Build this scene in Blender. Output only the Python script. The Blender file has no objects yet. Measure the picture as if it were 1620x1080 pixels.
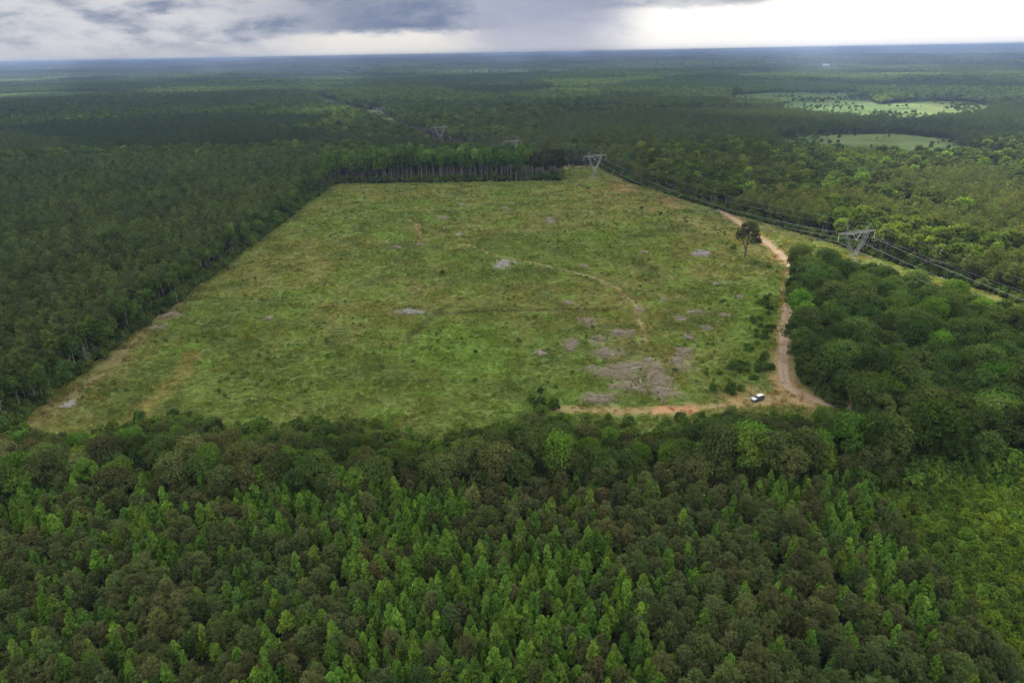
import bpy, math, random
import numpy as np
from mathutils import Matrix, Vector

scene = bpy.context.scene
COL = scene.collection
random.seed(7)
R = np.random.default_rng(7)
rad = math.radians

# ------------------------------------------------------------------ camera
W, H, F, HC = 1620, 1080, 1130.0, 105.0
ROLL = math.atan(30 / 1620)
PITCH = math.atan((540 - 84.5) / F)
cam_data = bpy.data.cameras.new('camera')
cam = bpy.data.objects.new('camera', cam_data)
COL.objects.link(cam)
cam.matrix_world = Matrix.Translation((0, 0, HC)) @ Matrix.Rotation(math.pi / 2 - PITCH, 4, 'X') @ Matrix.Rotation(-ROLL, 4, 'Z')
cam_data.sensor_width = 36.0
cam_data.lens = 36.0 * F / W
cam_data.clip_start = 1.0
cam_data.clip_end = 120000.0
scene.camera = cam

def g(x, y, z=0.0):
    """pixel of the photograph -> world x, y where its ray meets height z"""
    u, v = x - W / 2, H / 2 - y
    u2 = u * math.cos(ROLL) + v * math.sin(ROLL)
    v2 = -u * math.sin(ROLL) + v * math.cos(ROLL)
    c, s = math.cos(PITCH), math.sin(PITCH)
    d = (u2, F * c + v2 * s, -F * s + v2 * c)
    t = (z - HC) / d[2]
    return (d[0] * t, d[1] * t)

# ------------------------------------------------------------------ light, exposure
EXPO = 1.5
SUN_EL, SUN_AZ = rad(40), rad(-10)            # ahead of the camera, a little to the left
scene.view_settings.view_transform = 'Standard'
scene.view_settings.look = 'None'
scene.view_settings.exposure = EXPO
scene.view_settings.gamma = 1.0
scene.view_settings.use_curve_mapping = False
scene.cycles.max_bounces = 6
scene.cycles.diffuse_bounces = 3
scene.cycles.glossy_bounces = 2
scene.cycles.transmission_bounces = 3
scene.cycles.transparent_max_bounces = 8
scene.cycles.volume_bounces = 0
scene.cycles.use_denoising = True
scene.cycles.denoiser = 'OPENIMAGEDENOISE'
scene.cycles.denoising_input_passes = 'RGB_ALBEDO_NORMAL'
scene.cycles.denoising_prefilter = 'NONE'

sun_data = bpy.data.lights.new('sun', 'SUN')
sun_data.energy = 5.0
sun_data.angle = rad(0.8)
sun_data.color = (1.0, 0.93, 0.82)
sun = bpy.data.objects.new('sun', sun_data)
COL.objects.link(sun)
sd = Vector((math.sin(SUN_AZ) * math.cos(SUN_EL), math.cos(SUN_AZ) * math.cos(SUN_EL), math.sin(SUN_EL)))
sun.rotation_euler = sd.to_track_quat('Z', 'Y').to_euler()
sun.location = (0, 0, 400)

world = bpy.data.worlds.new('World')
scene.world = world
world.use_nodes = True
NT = world.node_tree
NT.nodes.clear()

class NB:
    """small helper that wires shader nodes"""
    def __init__(s, nt): s.nt = nt
    def put(s, sock, v):
        if v is None: return
        if isinstance(v, bpy.types.NodeSocket): s.nt.links.new(v, sock)
        else:
            try: sock.default_value = v
            except Exception: sock.default_value = (*v, 1.0)
    def n(s, kind, **kw):
        nd = s.nt.nodes.new(kind)
        for k, v in kw.items(): setattr(nd, k, v)
        return nd
    def m(s, op, a, b=None, c=None):
        nd = s.n('ShaderNodeMath', operation=op)
        for i, v in enumerate((a, b, c)): s.put(nd.inputs[i], v)
        return nd.outputs[0]
    def ss(s, v, lo, hi, a=0.0, b=1.0):
        nd = s.n('ShaderNodeMapRange', interpolation_type='SMOOTHSTEP')
        s.put(nd.inputs['Value'], v); s.put(nd.inputs['From Min'], lo); s.put(nd.inputs['From Max'], hi)
        s.put(nd.inputs['To Min'], a); s.put(nd.inputs['To Max'], b)
        return nd.outputs['Result']
    def mix(s, f, a, b, blend='MIX'):
        nd = s.n('ShaderNodeMix', data_type='RGBA', blend_type=blend, clamp_factor=True)
        s.put(nd.inputs[0], f); s.put(nd.inputs[6], a); s.put(nd.inputs[7], b)
        return nd.outputs[2]
    def noise(s, vec, scale, detail=4, rough=0.55, dist=0.0):
        nd = s.n('ShaderNodeTexNoise')
        if vec is not None: s.put(nd.inputs['Vector'], vec)
        s.put(nd.inputs['Scale'], scale); s.put(nd.inputs['Detail'], detail)
        s.put(nd.inputs['Roughness'], rough); s.put(nd.inputs['Distortion'], dist)
        return nd.outputs['Fac']
    def xyz(s, x, y, z=0.0):
        nd = s.n('ShaderNodeCombineXYZ')
        for i, v in enumerate((x, y, z)): s.put(nd.inputs[i], v)
        return nd.outputs[0]

b = NB(NT)
geo = b.n('ShaderNodeTexCoord')
sep = b.n('ShaderNodeSeparateXYZ'); NT.links.new(geo.outputs['Generated'], sep.inputs[0])
X, Y, Z = sep.outputs
az = b.m('ARCTAN2', X, Y)
rxy = b.m('SQRT', b.m('ADD', b.m('MULTIPLY', X, X), b.m('MULTIPLY', Y, Y)))
el = b.m('DIVIDE', Z, b.m('MAXIMUM', rxy, 0.02))
nish = b.n('ShaderNodeTexSky', sky_type='NISHITA', sun_disc=False, sun_elevation=SUN_EL, sun_rotation=SUN_AZ, altitude=100.0)
K = 10.0                                      # the Background below has strength 0.1
def kc(c, e=2.0 ** -EXPO): return tuple(v * K * e for v in c) + (1.0,)
# broken cloud seen in the direction of view: az runs along the horizon, el up from it
nA = b.noise(b.xyz(b.m('MULTIPLY', az, 9.0), b.m('MULTIPLY', el, 30.0), 0.0), 1.0, 6, 0.55, 0.4)
nB = b.noise(b.xyz(b.m('MULTIPLY', az, 30.0), b.m('MULTIPLY', el, 75.0), 3.7), 1.0, 5, 0.6, 0.3)
nC = b.noise(b.xyz(b.m('MULTIPLY', az, 3.0), b.m('MULTIPLY', el, 10.0), 9.1), 1.0, 3, 0.5)
puff = b.ss(b.m('ADD', b.m('MULTIPLY', nA, 0.65), b.m('MULTIPLY', nB, 0.35)), 0.33, 0.60)
cloud = b.mix(puff, kc((0.23, 0.28, 0.39)), kc((0.68, 0.69, 0.72)))
elw = b.m('ADD', el, b.m('MULTIPLY', b.m('SUBTRACT', nB, 0.5), 0.018))
azw = b.m('ADD', az, b.m('MULTIPLY', b.m('SUBTRACT', nB, 0.5), 0.06))
# dark blue base left of the rain
dk = b.m('MULTIPLY', b.ss(azw, -0.40, -0.12), b.ss(azw, 0.0, -0.09))
dk = b.m('MULTIPLY', dk, b.ss(elw, 0.024, 0.034))
dk = b.m('MULTIPLY', dk, b.ss(elw, 0.085, 0.055))
dk = b.m('MULTIPLY', dk, b.ss(nA, 0.22, 0.55))
cloud = b.mix(b.m('MULTIPLY', dk, 0.9), cloud, kc((0.15, 0.20, 0.34)))
# bright gap under the base and along the horizon
gapw = b.m('MULTIPLY', b.ss(azw, -0.34, -0.20), b.ss(azw, 0.01, -0.05))
gap = b.m('MULTIPLY', gapw, b.ss(elw, 0.029, 0.022))
low = b.m('MULTIPLY', b.ss(elw, 0.020, 0.006), 0.6)
cloud = b.mix(low, cloud, kc((0.66, 0.65, 0.66)))
cloud = b.mix(gap, cloud, kc((0.90, 0.86, 0.80)))
# the white clear stretch at the right, below a cloud edge
rw = b.ss(azw, 0.05, 0.20)
rw = b.m('MULTIPLY', rw, b.ss(azw, 1.6, 0.9))
edge = b.m('ADD', 0.048, b.m('MULTIPLY', b.ss(azw, 0.28, 0.5), 0.06))
rw = b.m('MULTIPLY', rw, b.ss(elw, b.m('ADD', edge, 0.006), b.m('SUBTRACT', edge, 0.004)))
cloud = b.mix(rw, cloud, kc((1.12, 1.08, 1.03)))
# the rain shaft
rn = b.m('MULTIPLY', b.ss(azw, -0.11, 0.0), b.ss(az, 0.20, 0.08))
rn = b.m('MULTIPLY', rn, b.ss(el, 0.16, 0.08))
rain = b.mix(b.ss(el, 0.0, 0.05), kc((0.58, 0.58, 0.65)), kc((0.38, 0.42, 0.55)))
cloud = b.mix(b.m('MULTIPLY', rn, 0.88), cloud, rain)
# overhead the same broken deck goes on, seen from below
den = b.m('ADD', b.m('MAXIMUM', Z, 0.0), 0.12)
pl = b.xyz(b.m('DIVIDE', X, den), b.m('DIVIDE', Y, den))
nP = b.noise(pl, 1.3, 5, 0.55)
deck = b.mix(b.ss(nP, 0.36, 0.64), kc((0.56, 0.57, 0.60), 1), kc((0.92, 0.90, 0.87), 1))
cover = b.ss(nP, 0.70, 0.56)
deck = b.mix(b.m('ADD', 0.7, b.m('MULTIPLY', cover, 0.3)), nish.outputs[0], deck)
skycol = b.mix(b.ss(el, 0.10, 0.26), cloud, deck)
bg = b.n('ShaderNodeBackground'); b.put(bg.inputs[0], skycol); bg.inputs[1].default_value = 0.1
wo = b.n('ShaderNodeOutputWorld'); NT.links.new(bg.outputs[0], wo.inputs[0])

# ------------------------------------------------------------------ numeric helpers
TAB = np.random.default_rng(11).random((256, 256))
def vnoise(x, y):
    xi, yi = np.floor(x).astype(int), np.floor(y).astype(int)
    fx, fy = x - xi, y - yi
    fx = fx * fx * (3 - 2 * fx); fy = fy * fy * (3 - 2 * fy)
    a = TAB[xi & 255, yi & 255]; c = TAB[(xi + 1) & 255, yi & 255]
    d = TAB[xi & 255, (yi + 1) & 255]; e = TAB[(xi + 1) & 255, (yi + 1) & 255]
    return (a * (1 - fx) + c * fx) * (1 - fy) + (d * (1 - fx) + e * fx) * fy
def fbm(x, y, scale, o=4, off=0.0):
    x = np.asarray(x, float) / scale + off; y = np.asarray(y, float) / scale + off * 1.7
    t, a, s = 0, 1.0, 0
    for i in range(o):
        t = t + a * vnoise(x, y); s += a
        a *= 0.5; x = x * 2.03 + 17.1; y = y * 2.03 + 5.3
    return t / s
def sstep(v, lo, hi):
    t = np.clip((v - lo) / (hi - lo), 0, 1)
    return t * t * (3 - 2 * t)
def inside(px, py, poly):
    r = np.zeros(px.shape, bool)
    j = len(poly) - 1
    for i in range(len(poly)):
        xi, yi = poly[i]; xj, yj = poly[j]
        if yi != yj:
            r ^= ((yi > py) != (yj > py)) & (px < (xj - xi) * (py - yi) / (yj - yi) + xi)
        j = i
    return r
def dist_line(px, py, pts):
    d = np.full(px.shape, 1e9)
    for (ax, ay), (bx, by) in zip(pts[:-1], pts[1:]):
        vx, vy = bx - ax, by - ay
        t = np.clip(((px - ax) * vx + (py - ay) * vy) / (vx * vx + vy * vy + 1e-9), 0, 1)
        d = np.minimum(d, np.hypot(px - ax - t * vx, py - ay - t * vy))
    return d
def terrain(x, y):
    x = np.asarray(x, float); y = np.asarray(y, float)
    d = np.hypot(x, y)
    a = sstep(d, 800, 2200) * 7 + sstep(d, 2500, 9000) * 16 + sstep(d, 9000, 26000) * 30
    z = (fbm(x, y, 1400, 3) - 0.5) * 2 * a
    z += (fbm(x, y, 5200, 2, 3.3) - 0.5) * 2 * sstep(d, 5000, 20000) * 42
    return z

# ------------------------------------------------------------------ mesh helpers
def mesh_np(name, verts, faces, mats, mat_idx=None, fattr=None, smooth=False):
    """faces: list of int arrays (n,k)"""
    me = bpy.data.meshes.new(name)
    verts = np.asarray(verts, np.float32)
    me.vertices.add(len(verts)); me.vertices.foreach_set('co', verts.ravel())
    loops = np.concatenate([f.ravel() for f in faces]).astype(np.int32)
    tot = np.concatenate([np.full(len(f), f.shape[1]) for f in faces]).astype(np.int32)
    start = np.concatenate([[0], np.cumsum(tot)[:-1]]).astype(np.int32)
    me.loops.add(len(loops)); me.loops.foreach_set('vertex_index', loops)
    me.polygons.add(len(tot)); me.polygons.foreach_set('loop_start', start); me.polygons.foreach_set('loop_total', tot)
    if mat_idx is not None: me.polygons.foreach_set('material_index', np.asarray(mat_idx, np.int32))
    me.polygons.foreach_set('use_smooth', np.full(len(tot), smooth))
    if fattr is not None:
        at = me.attributes.new('rnd', 'FLOAT', 'FACE'); at.data.foreach_set('value', np.asarray(fattr, np.float32))
    for m in mats: me.materials.append(m)
    me.update(calc_edges=True)
    return me

class MB:
    """collects tubes and boxes in one mesh"""
    def __init__(s): s.v = []; s.f4 = []; s.f3 = []; s.n = 0
    def add(s, v, f4=None, f3=None):
        v = np.asarray(v, float)
        s.v.append(v)
        if f4 is not None and len(f4): s.f4.append(np.asarray(f4, int) + s.n)
        if f3 is not None and len(f3): s.f3.append(np.asarray(f3, int) + s.n)
        s.n += len(v)
    def tube(s, pts, radii, k=5, cap=False):
        pts = np.asarray(pts, float); n = len(pts)
        if np.isscalar(radii): radii = np.full(n, radii)
        vs = []
        for i in range(n):
            t = pts[min(i + 1, n - 1)] - pts[max(i - 1, 0)]
            t = t / (np.linalg.norm(t) + 1e-9)
            ref = np.array([0, 0, 1.0]) if abs(t[2]) < 0.9 else np.array([1.0, 0, 0])
            u = np.cross(t, ref); u /= np.linalg.norm(u); w = np.cross(t, u)
            a = np.arange(k) * 2 * math.pi / k
            vs.append(pts[i] + radii[i] * (np.outer(np.cos(a), u) + np.outer(np.sin(a), w)))
        f = []
        for i in range(n - 1):
            for j in range(k):
                f.append((i * k + j, i * k + (j + 1) % k, (i + 1) * k + (j + 1) % k, (i + 1) * k + j))
        f3 = []
        if cap:
            for i in range(1, k - 1):
                f3.append((0, i + 1, i)); f3.append(((n - 1) * k, (n - 1) * k + i, (n - 1) * k + i + 1))
        s.add(np.concatenate(vs), f, f3)
    def bar(s, p, q, w): s.tube([p, q], w, 4, True)
    def box(s, lo, hi):
        x0, y0, z0 = lo; x1, y1, z1 = hi
        v = [(x0, y0, z0), (x1, y0, z0), (x1, y1, z0), (x0, y1, z0), (x0, y0, z1), (x1, y0, z1), (x1, y1, z1), (x0, y1, z1)]
        s.add(v, [(0, 3, 2, 1), (4, 5, 6, 7), (0, 1, 5, 4), (1, 2, 6, 5), (2, 3, 7, 6), (3, 0, 4, 7)])
    def faces(s):
        o = []
        if s.f4: o.append(np.concatenate(s.f4))
        if s.f3: o.append(np.concatenate(s.f3))
        return o
    def mesh(s, name, mat, smooth=False): return mesh_np(name, np.concatenate(s.v), s.faces(), [mat], smooth=smooth)
    def build(s, name, mat, parent=None, smooth=False):
        o = bpy.data.objects.new(name, s.mesh(name, mat, smooth)); COL.objects.link(o)
        if parent is not None: o.parent = parent
        return o

def tag(o, label=None, cat=None, group=None, kind=None):
    if label: o['label'] = label
    if cat: o['category'] = cat
    if group: o['group'] = group
    if kind: o['kind'] = kind
    return o
def empty(name, loc=(0, 0, 0), rz=0.0):
    o = bpy.data.objects.new(name, None); COL.objects.link(o)
    o.location = loc; o.rotation_euler = (0, 0, rz); o.empty_display_size = 0.5
    return o

# ------------------------------------------------------------------ materials
def new_mat(name):
    m = bpy.data.materials.new(name); m.use_nodes = True
    m.node_tree.nodes.clear()
    return m, NB(m.node_tree)
def finish(m, b, shader):
    o = b.n('ShaderNodeOutputMaterial'); b.nt.links.new(shader, o.inputs[0]); return m
def principled(b, col, rough=0.8, metal=0.0, spec=0.3):
    p = b.n('ShaderNodeBsdfPrincipled')
    b.put(p.inputs['Base Color'], col); b.put(p.inputs['Roughness'], rough); b.put(p.inputs['Metallic'], metal)
    p.inputs['Specular IOR Level'].default_value = spec
    return p
def simple(name, col, rough=0.8, metal=0.0, var=0.15, scale=3.0, spec=0.3):
    m, b = new_mat(name)
    tc = b.n('ShaderNodeTexCoord')
    nz = b.noise(tc.outputs['Object'], scale, 4)
    c = b.mix(nz, tuple(v * (1 - var) for v in col), tuple(min(1, v * (1 + var)) for v in col))
    return finish(m, b, principled(b, c, rough, metal, spec).outputs[0])
def leaf_mat(name, spread=0.95, transl=0.38, warm=0.35):
    """leaf colour = the plant's own tint, varied leaf by leaf"""
    m, b = new_mat(name)
    at = b.n('ShaderNodeAttribute', attribute_name='tint', attribute_type='INSTANCER')
    rn = b.n('ShaderNodeAttribute', attribute_name='rnd', attribute_type='GEOMETRY')
    f = rn.outputs['Fac']
    dark = b.mix(1.0, at.outputs['Color'], (1 - spread * 0.5,) * 3 + (1,), 'MULTIPLY')
    k = 1 + spread * 0.6
    lite = b.mix(1.0, at.outputs['Color'], (k * (1 + 0.25 * warm), k, k * (1 - 0.2 * warm), 1), 'MULTIPLY')
    c = b.mix(f, dark, lite)
    d = b.n('ShaderNodeBsdfDiffuse'); b.put(d.inputs[0], c)
    t = b.n('ShaderNodeBsdfTranslucent'); b.put(t.inputs[0], b.mix(1.0, c, (1.25, 1.22, 0.50, 1), 'MULTIPLY'))
    mx = b.n('ShaderNodeMixShader'); mx.inputs[0].default_value = transl
    b.nt.links.new(d.outputs[0], mx.inputs[1]); b.nt.links.new(t.outputs[0], mx.inputs[2])
    return finish(m, b, mx.outputs[0])

M_LEAF = leaf_mat('broad_leaf')
M_NEEDLE = leaf_mat('pine_needle', 0.9, 0.36, 0.1)
M_GRASS = leaf_mat('grass_blade', 0.7, 0.35, 0.6)
M_BARK = simple('bark_grey_brown', (0.070, 0.060, 0.048), 0.95, var=0.35, scale=2.0)
M_PALE = simple('bark_pale', (0.20, 0.185, 0.165), 0.95, var=0.3, scale=1.5)
M_POLE = simple('bark_pole', (0.21, 0.195, 0.165), 0.95, var=0.35, scale=.6)
M_DEAD = simple('dead_wood', (0.25, 0.212, 0.155), 0.95, var=0.4, scale=1.2)
M_BLEACH = simple('bleached_wood', (0.33, 0.31, 0.295), 0.95, var=0.3, scale=1.2)
M_STEEL = simple('galvanised_steel', (0.29, 0.29, 0.295), 0.5, 0.6, 0.15)
M_CABLE = simple('aluminium_cable', (0.17, 0.18, 0.18), 0.7, 0.0, 0.1)
M_INS = simple('glass_insulator', (0.55, 0.57, 0.57), 0.3, 0.0, 0.1)

# ------------------------------------------------------------------ tree prototypes
def unit(v): return v / (np.linalg.norm(v, axis=1, keepdims=True) + 1e-9)
def rhombs(c, nrm, size, asp, rng):
    """leaf-shaped four-sided faces"""
    n = len(c)
    t = unit(np.cross(nrm, rng.normal(size=(n, 3)))); w = np.cross(nrm, t)
    s = (size * rng.uniform(0.65, 1.35, n))[:, None]
    bend = nrm * s * 0.18
    v = np.stack([c - t * s, c - w * s * asp + bend, c + t * s, c + w * s * asp + bend], 1).reshape(-1, 3)
    return v, np.arange(n * 4).reshape(n, 4)
def sphere_dirs(n, rng, zmin=-1.0):
    z = rng.uniform(zmin, 1, n); a = rng.uniform(0, 2 * math.pi, n); r = np.sqrt(np.maximum(0, 1 - z * z))
    return np.stack([r * np.cos(a), r * np.sin(a), z], 1)

def crown_pine(h, r, z0, whorls, per, tris, nl, rng, top=0.55):
    """whorled branches that carry tufts of needles"""
    C, D = [], []
    for i in range(whorls):
        f = (i + 0.5) / whorls
        z = z0 + (h - z0) * (f ** 0.85)
        br = r * (min(1.0, 0.6 + f * 1.6) * (1 - f ** (1 / (1.01 - top) if top < 1 else 2)) ** 0.62) + 0.25
        nb = max(3, int(per * (1 - 0.55 * f)))
        a0 = rng.uniform(0, 6.28)
        for j in range(nb):
            a = a0 + 6.283 * j / nb + rng.normal(0, 0.25)
            ln = br * rng.uniform(0.65, 1.15)
            for q in (1.0, 0.72, 0.45):
                if q < 0.6 and f > 0.7: continue
                d = np.array([math.cos(a), math.sin(a), 0])
                side = np.array([-d[1], d[0], 0]) * rng.normal(0, 0.18) * ln
                p = d * ln * q + side + np.array([0, 0, z + 0.28 * ln * q + rng.normal(0, 0.16)])
                C.append(p); D.append(d * 0.7 + np.array([0, 0, 0.75]))
    C.append(np.array([0, 0, h])); D.append(np.array([0, 0, 1.0]))
    C = np.array(C); D = unit(np.array(D)); n = len(C)
    C = np.repeat(C, tris, 0); D = np.repeat(D, tris, 0)
    dirs = unit(D * 0.75 + sphere_dirs(len(C), rng))
    L = nl * rng.uniform(0.7, 1.3, len(C))[:, None]
    wv = unit(np.cross(dirs, rng.normal(size=dirs.shape))) * nl * 0.17
    v = np.stack([C - wv, C + wv, C + dirs * L + wv * 0.35, C + dirs * L - wv * 0.35], 1).reshape(-1, 3)
    rnd = np.repeat(rng.random(n), tris) * 0.5 + rng.random(len(C)) * 0.5
    return v, np.arange(len(v)).reshape(-1, 4), rnd

def crown_cone(h, r, z0, clumps, per, leaf, rng):
    """young broadleaf tree: a leafy spire of small upright sprays"""
    V, Fc, Rn, n = [], [], [], 0
    f = np.sort(rng.random(clumps)) ** 0.8
    for i in range(clumps):
        z = z0 + (h - z0) * f[i]
        rr = r * (1 - f[i]) ** 0.85 * min(1, 0.6 + f[i] * 2.2) + 0.06
        a = i * 2.399 + rng.normal(0, 0.4); q = rng.uniform(0.4, 1.18) * rr
        c = np.array([math.cos(a) * q, math.sin(a) * q, z + q * 0.25])
        cr = (0.22 + 0.30 * rr) * rng.uniform(0.65, 1.35)
        d = sphere_dirs(per, rng, -0.5)
        p = c + d * cr * np.array([1, 1, 1.25]) * rng.uniform(0.45, 1.0, per)[:, None]
        nr = unit(d * 0.7 + np.array([0, 0, 0.6]) + rng.normal(0, 0.45, (per, 3)))
        v, fc = rhombs(p, nr, leaf, 0.6, rng)
        V.append(v); Fc.append(fc + n); n += len(v)
        Rn.append(rng.random(per) * 0.5 + rng.random() * 0.5)
    return np.concatenate(V), np.concatenate(Fc), np.concatenate(Rn)

def crown_round(h, r, z0, lobes, per, leaf, rng, flat=0.85, centres=None):
    """broad crown of leafy lobes with gaps between them"""
    V, Fc, Rn, n = [], [], [], 0
    zc = (h + z0) / 2; rz = (h - z0) / 2
    for i in range(lobes):
        if centres is not None: c = np.array(centres[i], float)
        else:
            zz = 1 - 1.55 * (i + 0.5) / lobes; a = i * 2.399 + rng.normal(0, 0.35)
            q = math.sqrt(max(0, 1 - zz * zz)) * rng.uniform(0.55, 0.85)
            c = np.array([math.cos(a) * q * r, math.sin(a) * q * r, zc + zz * rz * 0.72])
        lr = r * rng.uniform(0.22, 0.50) * (1.25 if lobes < 8 else 1.0)
        d = sphere_dirs(per, rng, -0.55)
        bump = 1 + 0.28 * np.sin(d[:, 0] * 5 + i) * np.cos(d[:, 1] * 6 + 2 * i) + rng.normal(0, 0.17, per)
        p = c + d * (lr * bump)[:, None] * np.array([1, 1, flat])
        nr = unit(d + np.array([0, 0, 0.35]) + rng.normal(0, 0.5, (per, 3)))
        v, fc = rhombs(p, nr, leaf, 0.62, rng)
        V.append(v); Fc.append(fc + n); n += len(v)
        Rn.append(rng.random(per) * 0.65 + rng.random() * 0.35)
    return np.concatenate(V), np.concatenate(Fc), np.concatenate(Rn)

def trunk(h, r0, limbs, r, z0, rng, k=6, lean=0.02):
    t = MB()
    zs = np.linspace(-0.4, h * 0.93, 6)
    off = np.cumsum(rng.normal(0, lean * h / 6, (6, 2)), 0); off[0] = 0
    pts = np.column_stack([off, zs])
    t.tube(pts, r0 * np.array([1.25, 1, 0.82, 0.62, 0.4, 0.12]), k)
    for i in range(limbs):
        f = (i + 0.5) / limbs
        z = z0 * 0.85 + (h - z0) * 0.8 * f
        a = i * 2.399; q = r * 0.8 * (1 - 0.5 * f)
        base = np.array([np.interp(z, zs, pts[:, 0]), np.interp(z, zs, pts[:, 1]), z])
        tip = base + np.array([math.cos(a) * q, math.sin(a) * q, q * 0.75])
        mid = (base + tip) / 2 + np.array([0, 0, -0.08 * q])
        t.tube([base, mid, tip], r0 * np.array([0.42, 0.28, 0.08]), 4)
    return t

class Proto: pass
LIB = bpy.data.collections.new('prototypes')   # not part of the scene: sources for the woods
def proto(name, crown, tr, leafm, barkm, joint=True):
    p = Proto(); p.name = name
    v, f, rn = crown
    p.crown = mesh_np(name + '_crown', v, [f], [leafm], fattr=rn)
    p.trunk = tr.mesh(name + '_trunk', barkm, True) if tr is not None else None
    if joint:
        if tr is not None:
            tv = np.concatenate(tr.v); tf = tr.faces()
            nb = sum(len(x) for x in tf)
            fs = [f] + [x + len(v) for x in tf]
            mi = np.concatenate([np.zeros(len(f)), np.ones(nb)])
            ra = np.concatenate([rn, np.full(nb, 0.5)])
            p.joint = mesh_np(name, np.concatenate([v, tv]), fs, [leafm, barkm], mi, ra)
        else: p.joint = p.crown
    return p

def rg(i): return np.random.default_rng(100 + i)
# near, full detail
PINE_N = [proto('pine_near', crown_pine(h, r, h * .30, 11, 10, 9, .55, rg(i), .40), trunk(h, .13, 5, r, h * .4, rg(i)), M_NEEDLE, M_BARK)
          for i, (h, r) in enumerate([(10.5, 1.75), (11.5, 1.95), (9.5, 1.7), (10.8, 1.55), (12.0, 2.1), (9.0, 1.9)])]
GUM_N = [proto('gum_near', crown_cone(h, r, h * .16, int(cl * .9), 22, .23, rg(20 + i)), trunk(h, .09, 4, r, h * .3, rg(20 + i)), M_LEAF, M_BARK)
         for i, (h, r, cl) in enumerate([(9.5, 1.75, 84), (8.4, 1.6, 72), (10.8, 2.0, 92), (7.2, 1.5, 62), (9.0, 2.3, 92), (11.5, 1.8, 88)])]
HARD_N = [proto('hardwood_near', crown_round(h, r, z0, lo, 210, .36, rg(40 + i)), trunk(h * .9, .26, 7, r, z0, rg(40 + i)), M_LEAF, M_BARK)
          for i, (h, r, z0, lo) in enumerate([(16, 4.6, 5, 17), (18, 5.4, 5.5, 20), (14, 3.9, 4, 14), (17, 4.2, 4, 17), (19, 6.0, 6, 22), (13, 4.4, 3.5, 15)])]
BUSH_N = [proto('bush_near', crown_round(h, r, 0.2, lo, 70, .24, rg(60 + i), 0.95), trunk(h * .7, .05, 4, r, .3, rg(60 + i), 4), M_LEAF, M_BARK)
          for i, (h, r, lo) in enumerate([(2.6, 1.3, 9), (2.0, 1.5, 8), (3.4, 1.4, 11), (1.6, 1.0, 7)])]
# middle distance
PINE_M = [proto('pine_mid', crown_pine(h, r, h * .38, 6, 7, 5, 1.0, rg(80 + i)), trunk(h, .11, 0, r, h * .4, rg(80 + i), 4), M_NEEDLE, M_BARK)
          for i, (h, r) in enumerate([(14, 2.3), (15, 2.5), (13, 2.2), (14.5, 2.0), (12.5, 2.4)])]
HARD_M = [proto('hardwood_mid', crown_round(h, r, z0, lo, 58, .72, rg(100 + i)), trunk(h * .9, .24, 4, r, z0, rg(100 + i), 4), M_LEAF, M_PALE)
          for i, (h, r, z0, lo) in enumerate([(17, 4.4, 6, 12), (19, 4.8, 8, 13), (15, 3.8, 5, 10), (18, 5.4, 6, 14), (14, 4.6, 4, 11)])]
TALL_M = [proto('tall_mid', crown_round(h, r, z0, lo, 62, .62, rg(120 + i), 1.25), trunk(h * .93, .19, 5, r, z0, rg(120 + i), 5), M_LEAF, M_POLE)
          for i, (h, r, z0, lo) in enumerate([(24, 3.4, 11, 11), (26, 3.8, 13, 12), (22, 3.0, 10, 10), (25, 3.2, 9, 12)])]
# far away
FAR = [proto('far_tree', crown_round(h, r, h * .3, 5, 15, 1.5, rg(140 + i)), None, M_LEAF, M_PALE)
       for i, (h, r) in enumerate([(14, 5.0), (16, 5.6), (12, 4.6), (15, 4.4)])]
FARP = [proto('far_pine', crown_pine(h, r, h * .35, 4, 5, 3, 2.3, rg(150 + i)), None, M_NEEDLE, M_PALE)
        for i, (h, r) in enumerate([(13, 3.6), (14, 4.0), (12.5, 3.4)])]
def patch(rng, size, n, hr):
    V, Fc, Rn, k = [], [], [], 0
    for i in range(n):
        c = np.array([rng.uniform(-.5, .5) * size, rng.uniform(-.5, .5) * size, 0])
        r = size / math.sqrt(n) * rng.uniform(.55, .95); h = hr * rng.uniform(.75, 1.25)
        m = 6; a = np.arange(m) * 6.283 / m + rng.random()
        ring = lambda q, z: np.stack([c[0] + np.cos(a) * r * q * rng.uniform(.8, 1.2, m), c[1] + np.sin(a) * r * q * rng.uniform(.8, 1.2, m), np.full(m, z)], 1)
        v = np.concatenate([ring(1.0, h * .25), ring(.8, h * .72), [[c[0], c[1], h]]])
        f = [(j, (j + 1) % m, m + (j + 1) % m, m + j) for j in range(m)]
        f3 = [(m + j, m + (j + 1) % m, 2 * m, 2 * m) for j in range(m)]
        V.append(v); Fc.append((np.array(f) + k, np.array(f3)[:, :3] + k)); k += len(v)
        Rn.append(np.full(2 * m, rng.random()))
    q = np.concatenate([x[0] for x in Fc]); t = np.concatenate([x[1] for x in Fc])
    rn = np.concatenate([np.concatenate([x[:6] for x in Rn]), np.concatenate([x[6:] for x in Rn])])
    p = Proto(); p.name = 'canopy_patch'
    p.joint = mesh_np('canopy_patch', np.concatenate(V), [q, t], [M_LEAF], fattr=rn)
    return p
PATCH = [patch(rg(160 + i), 100, 90, 15) for i in range(4)]
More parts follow.
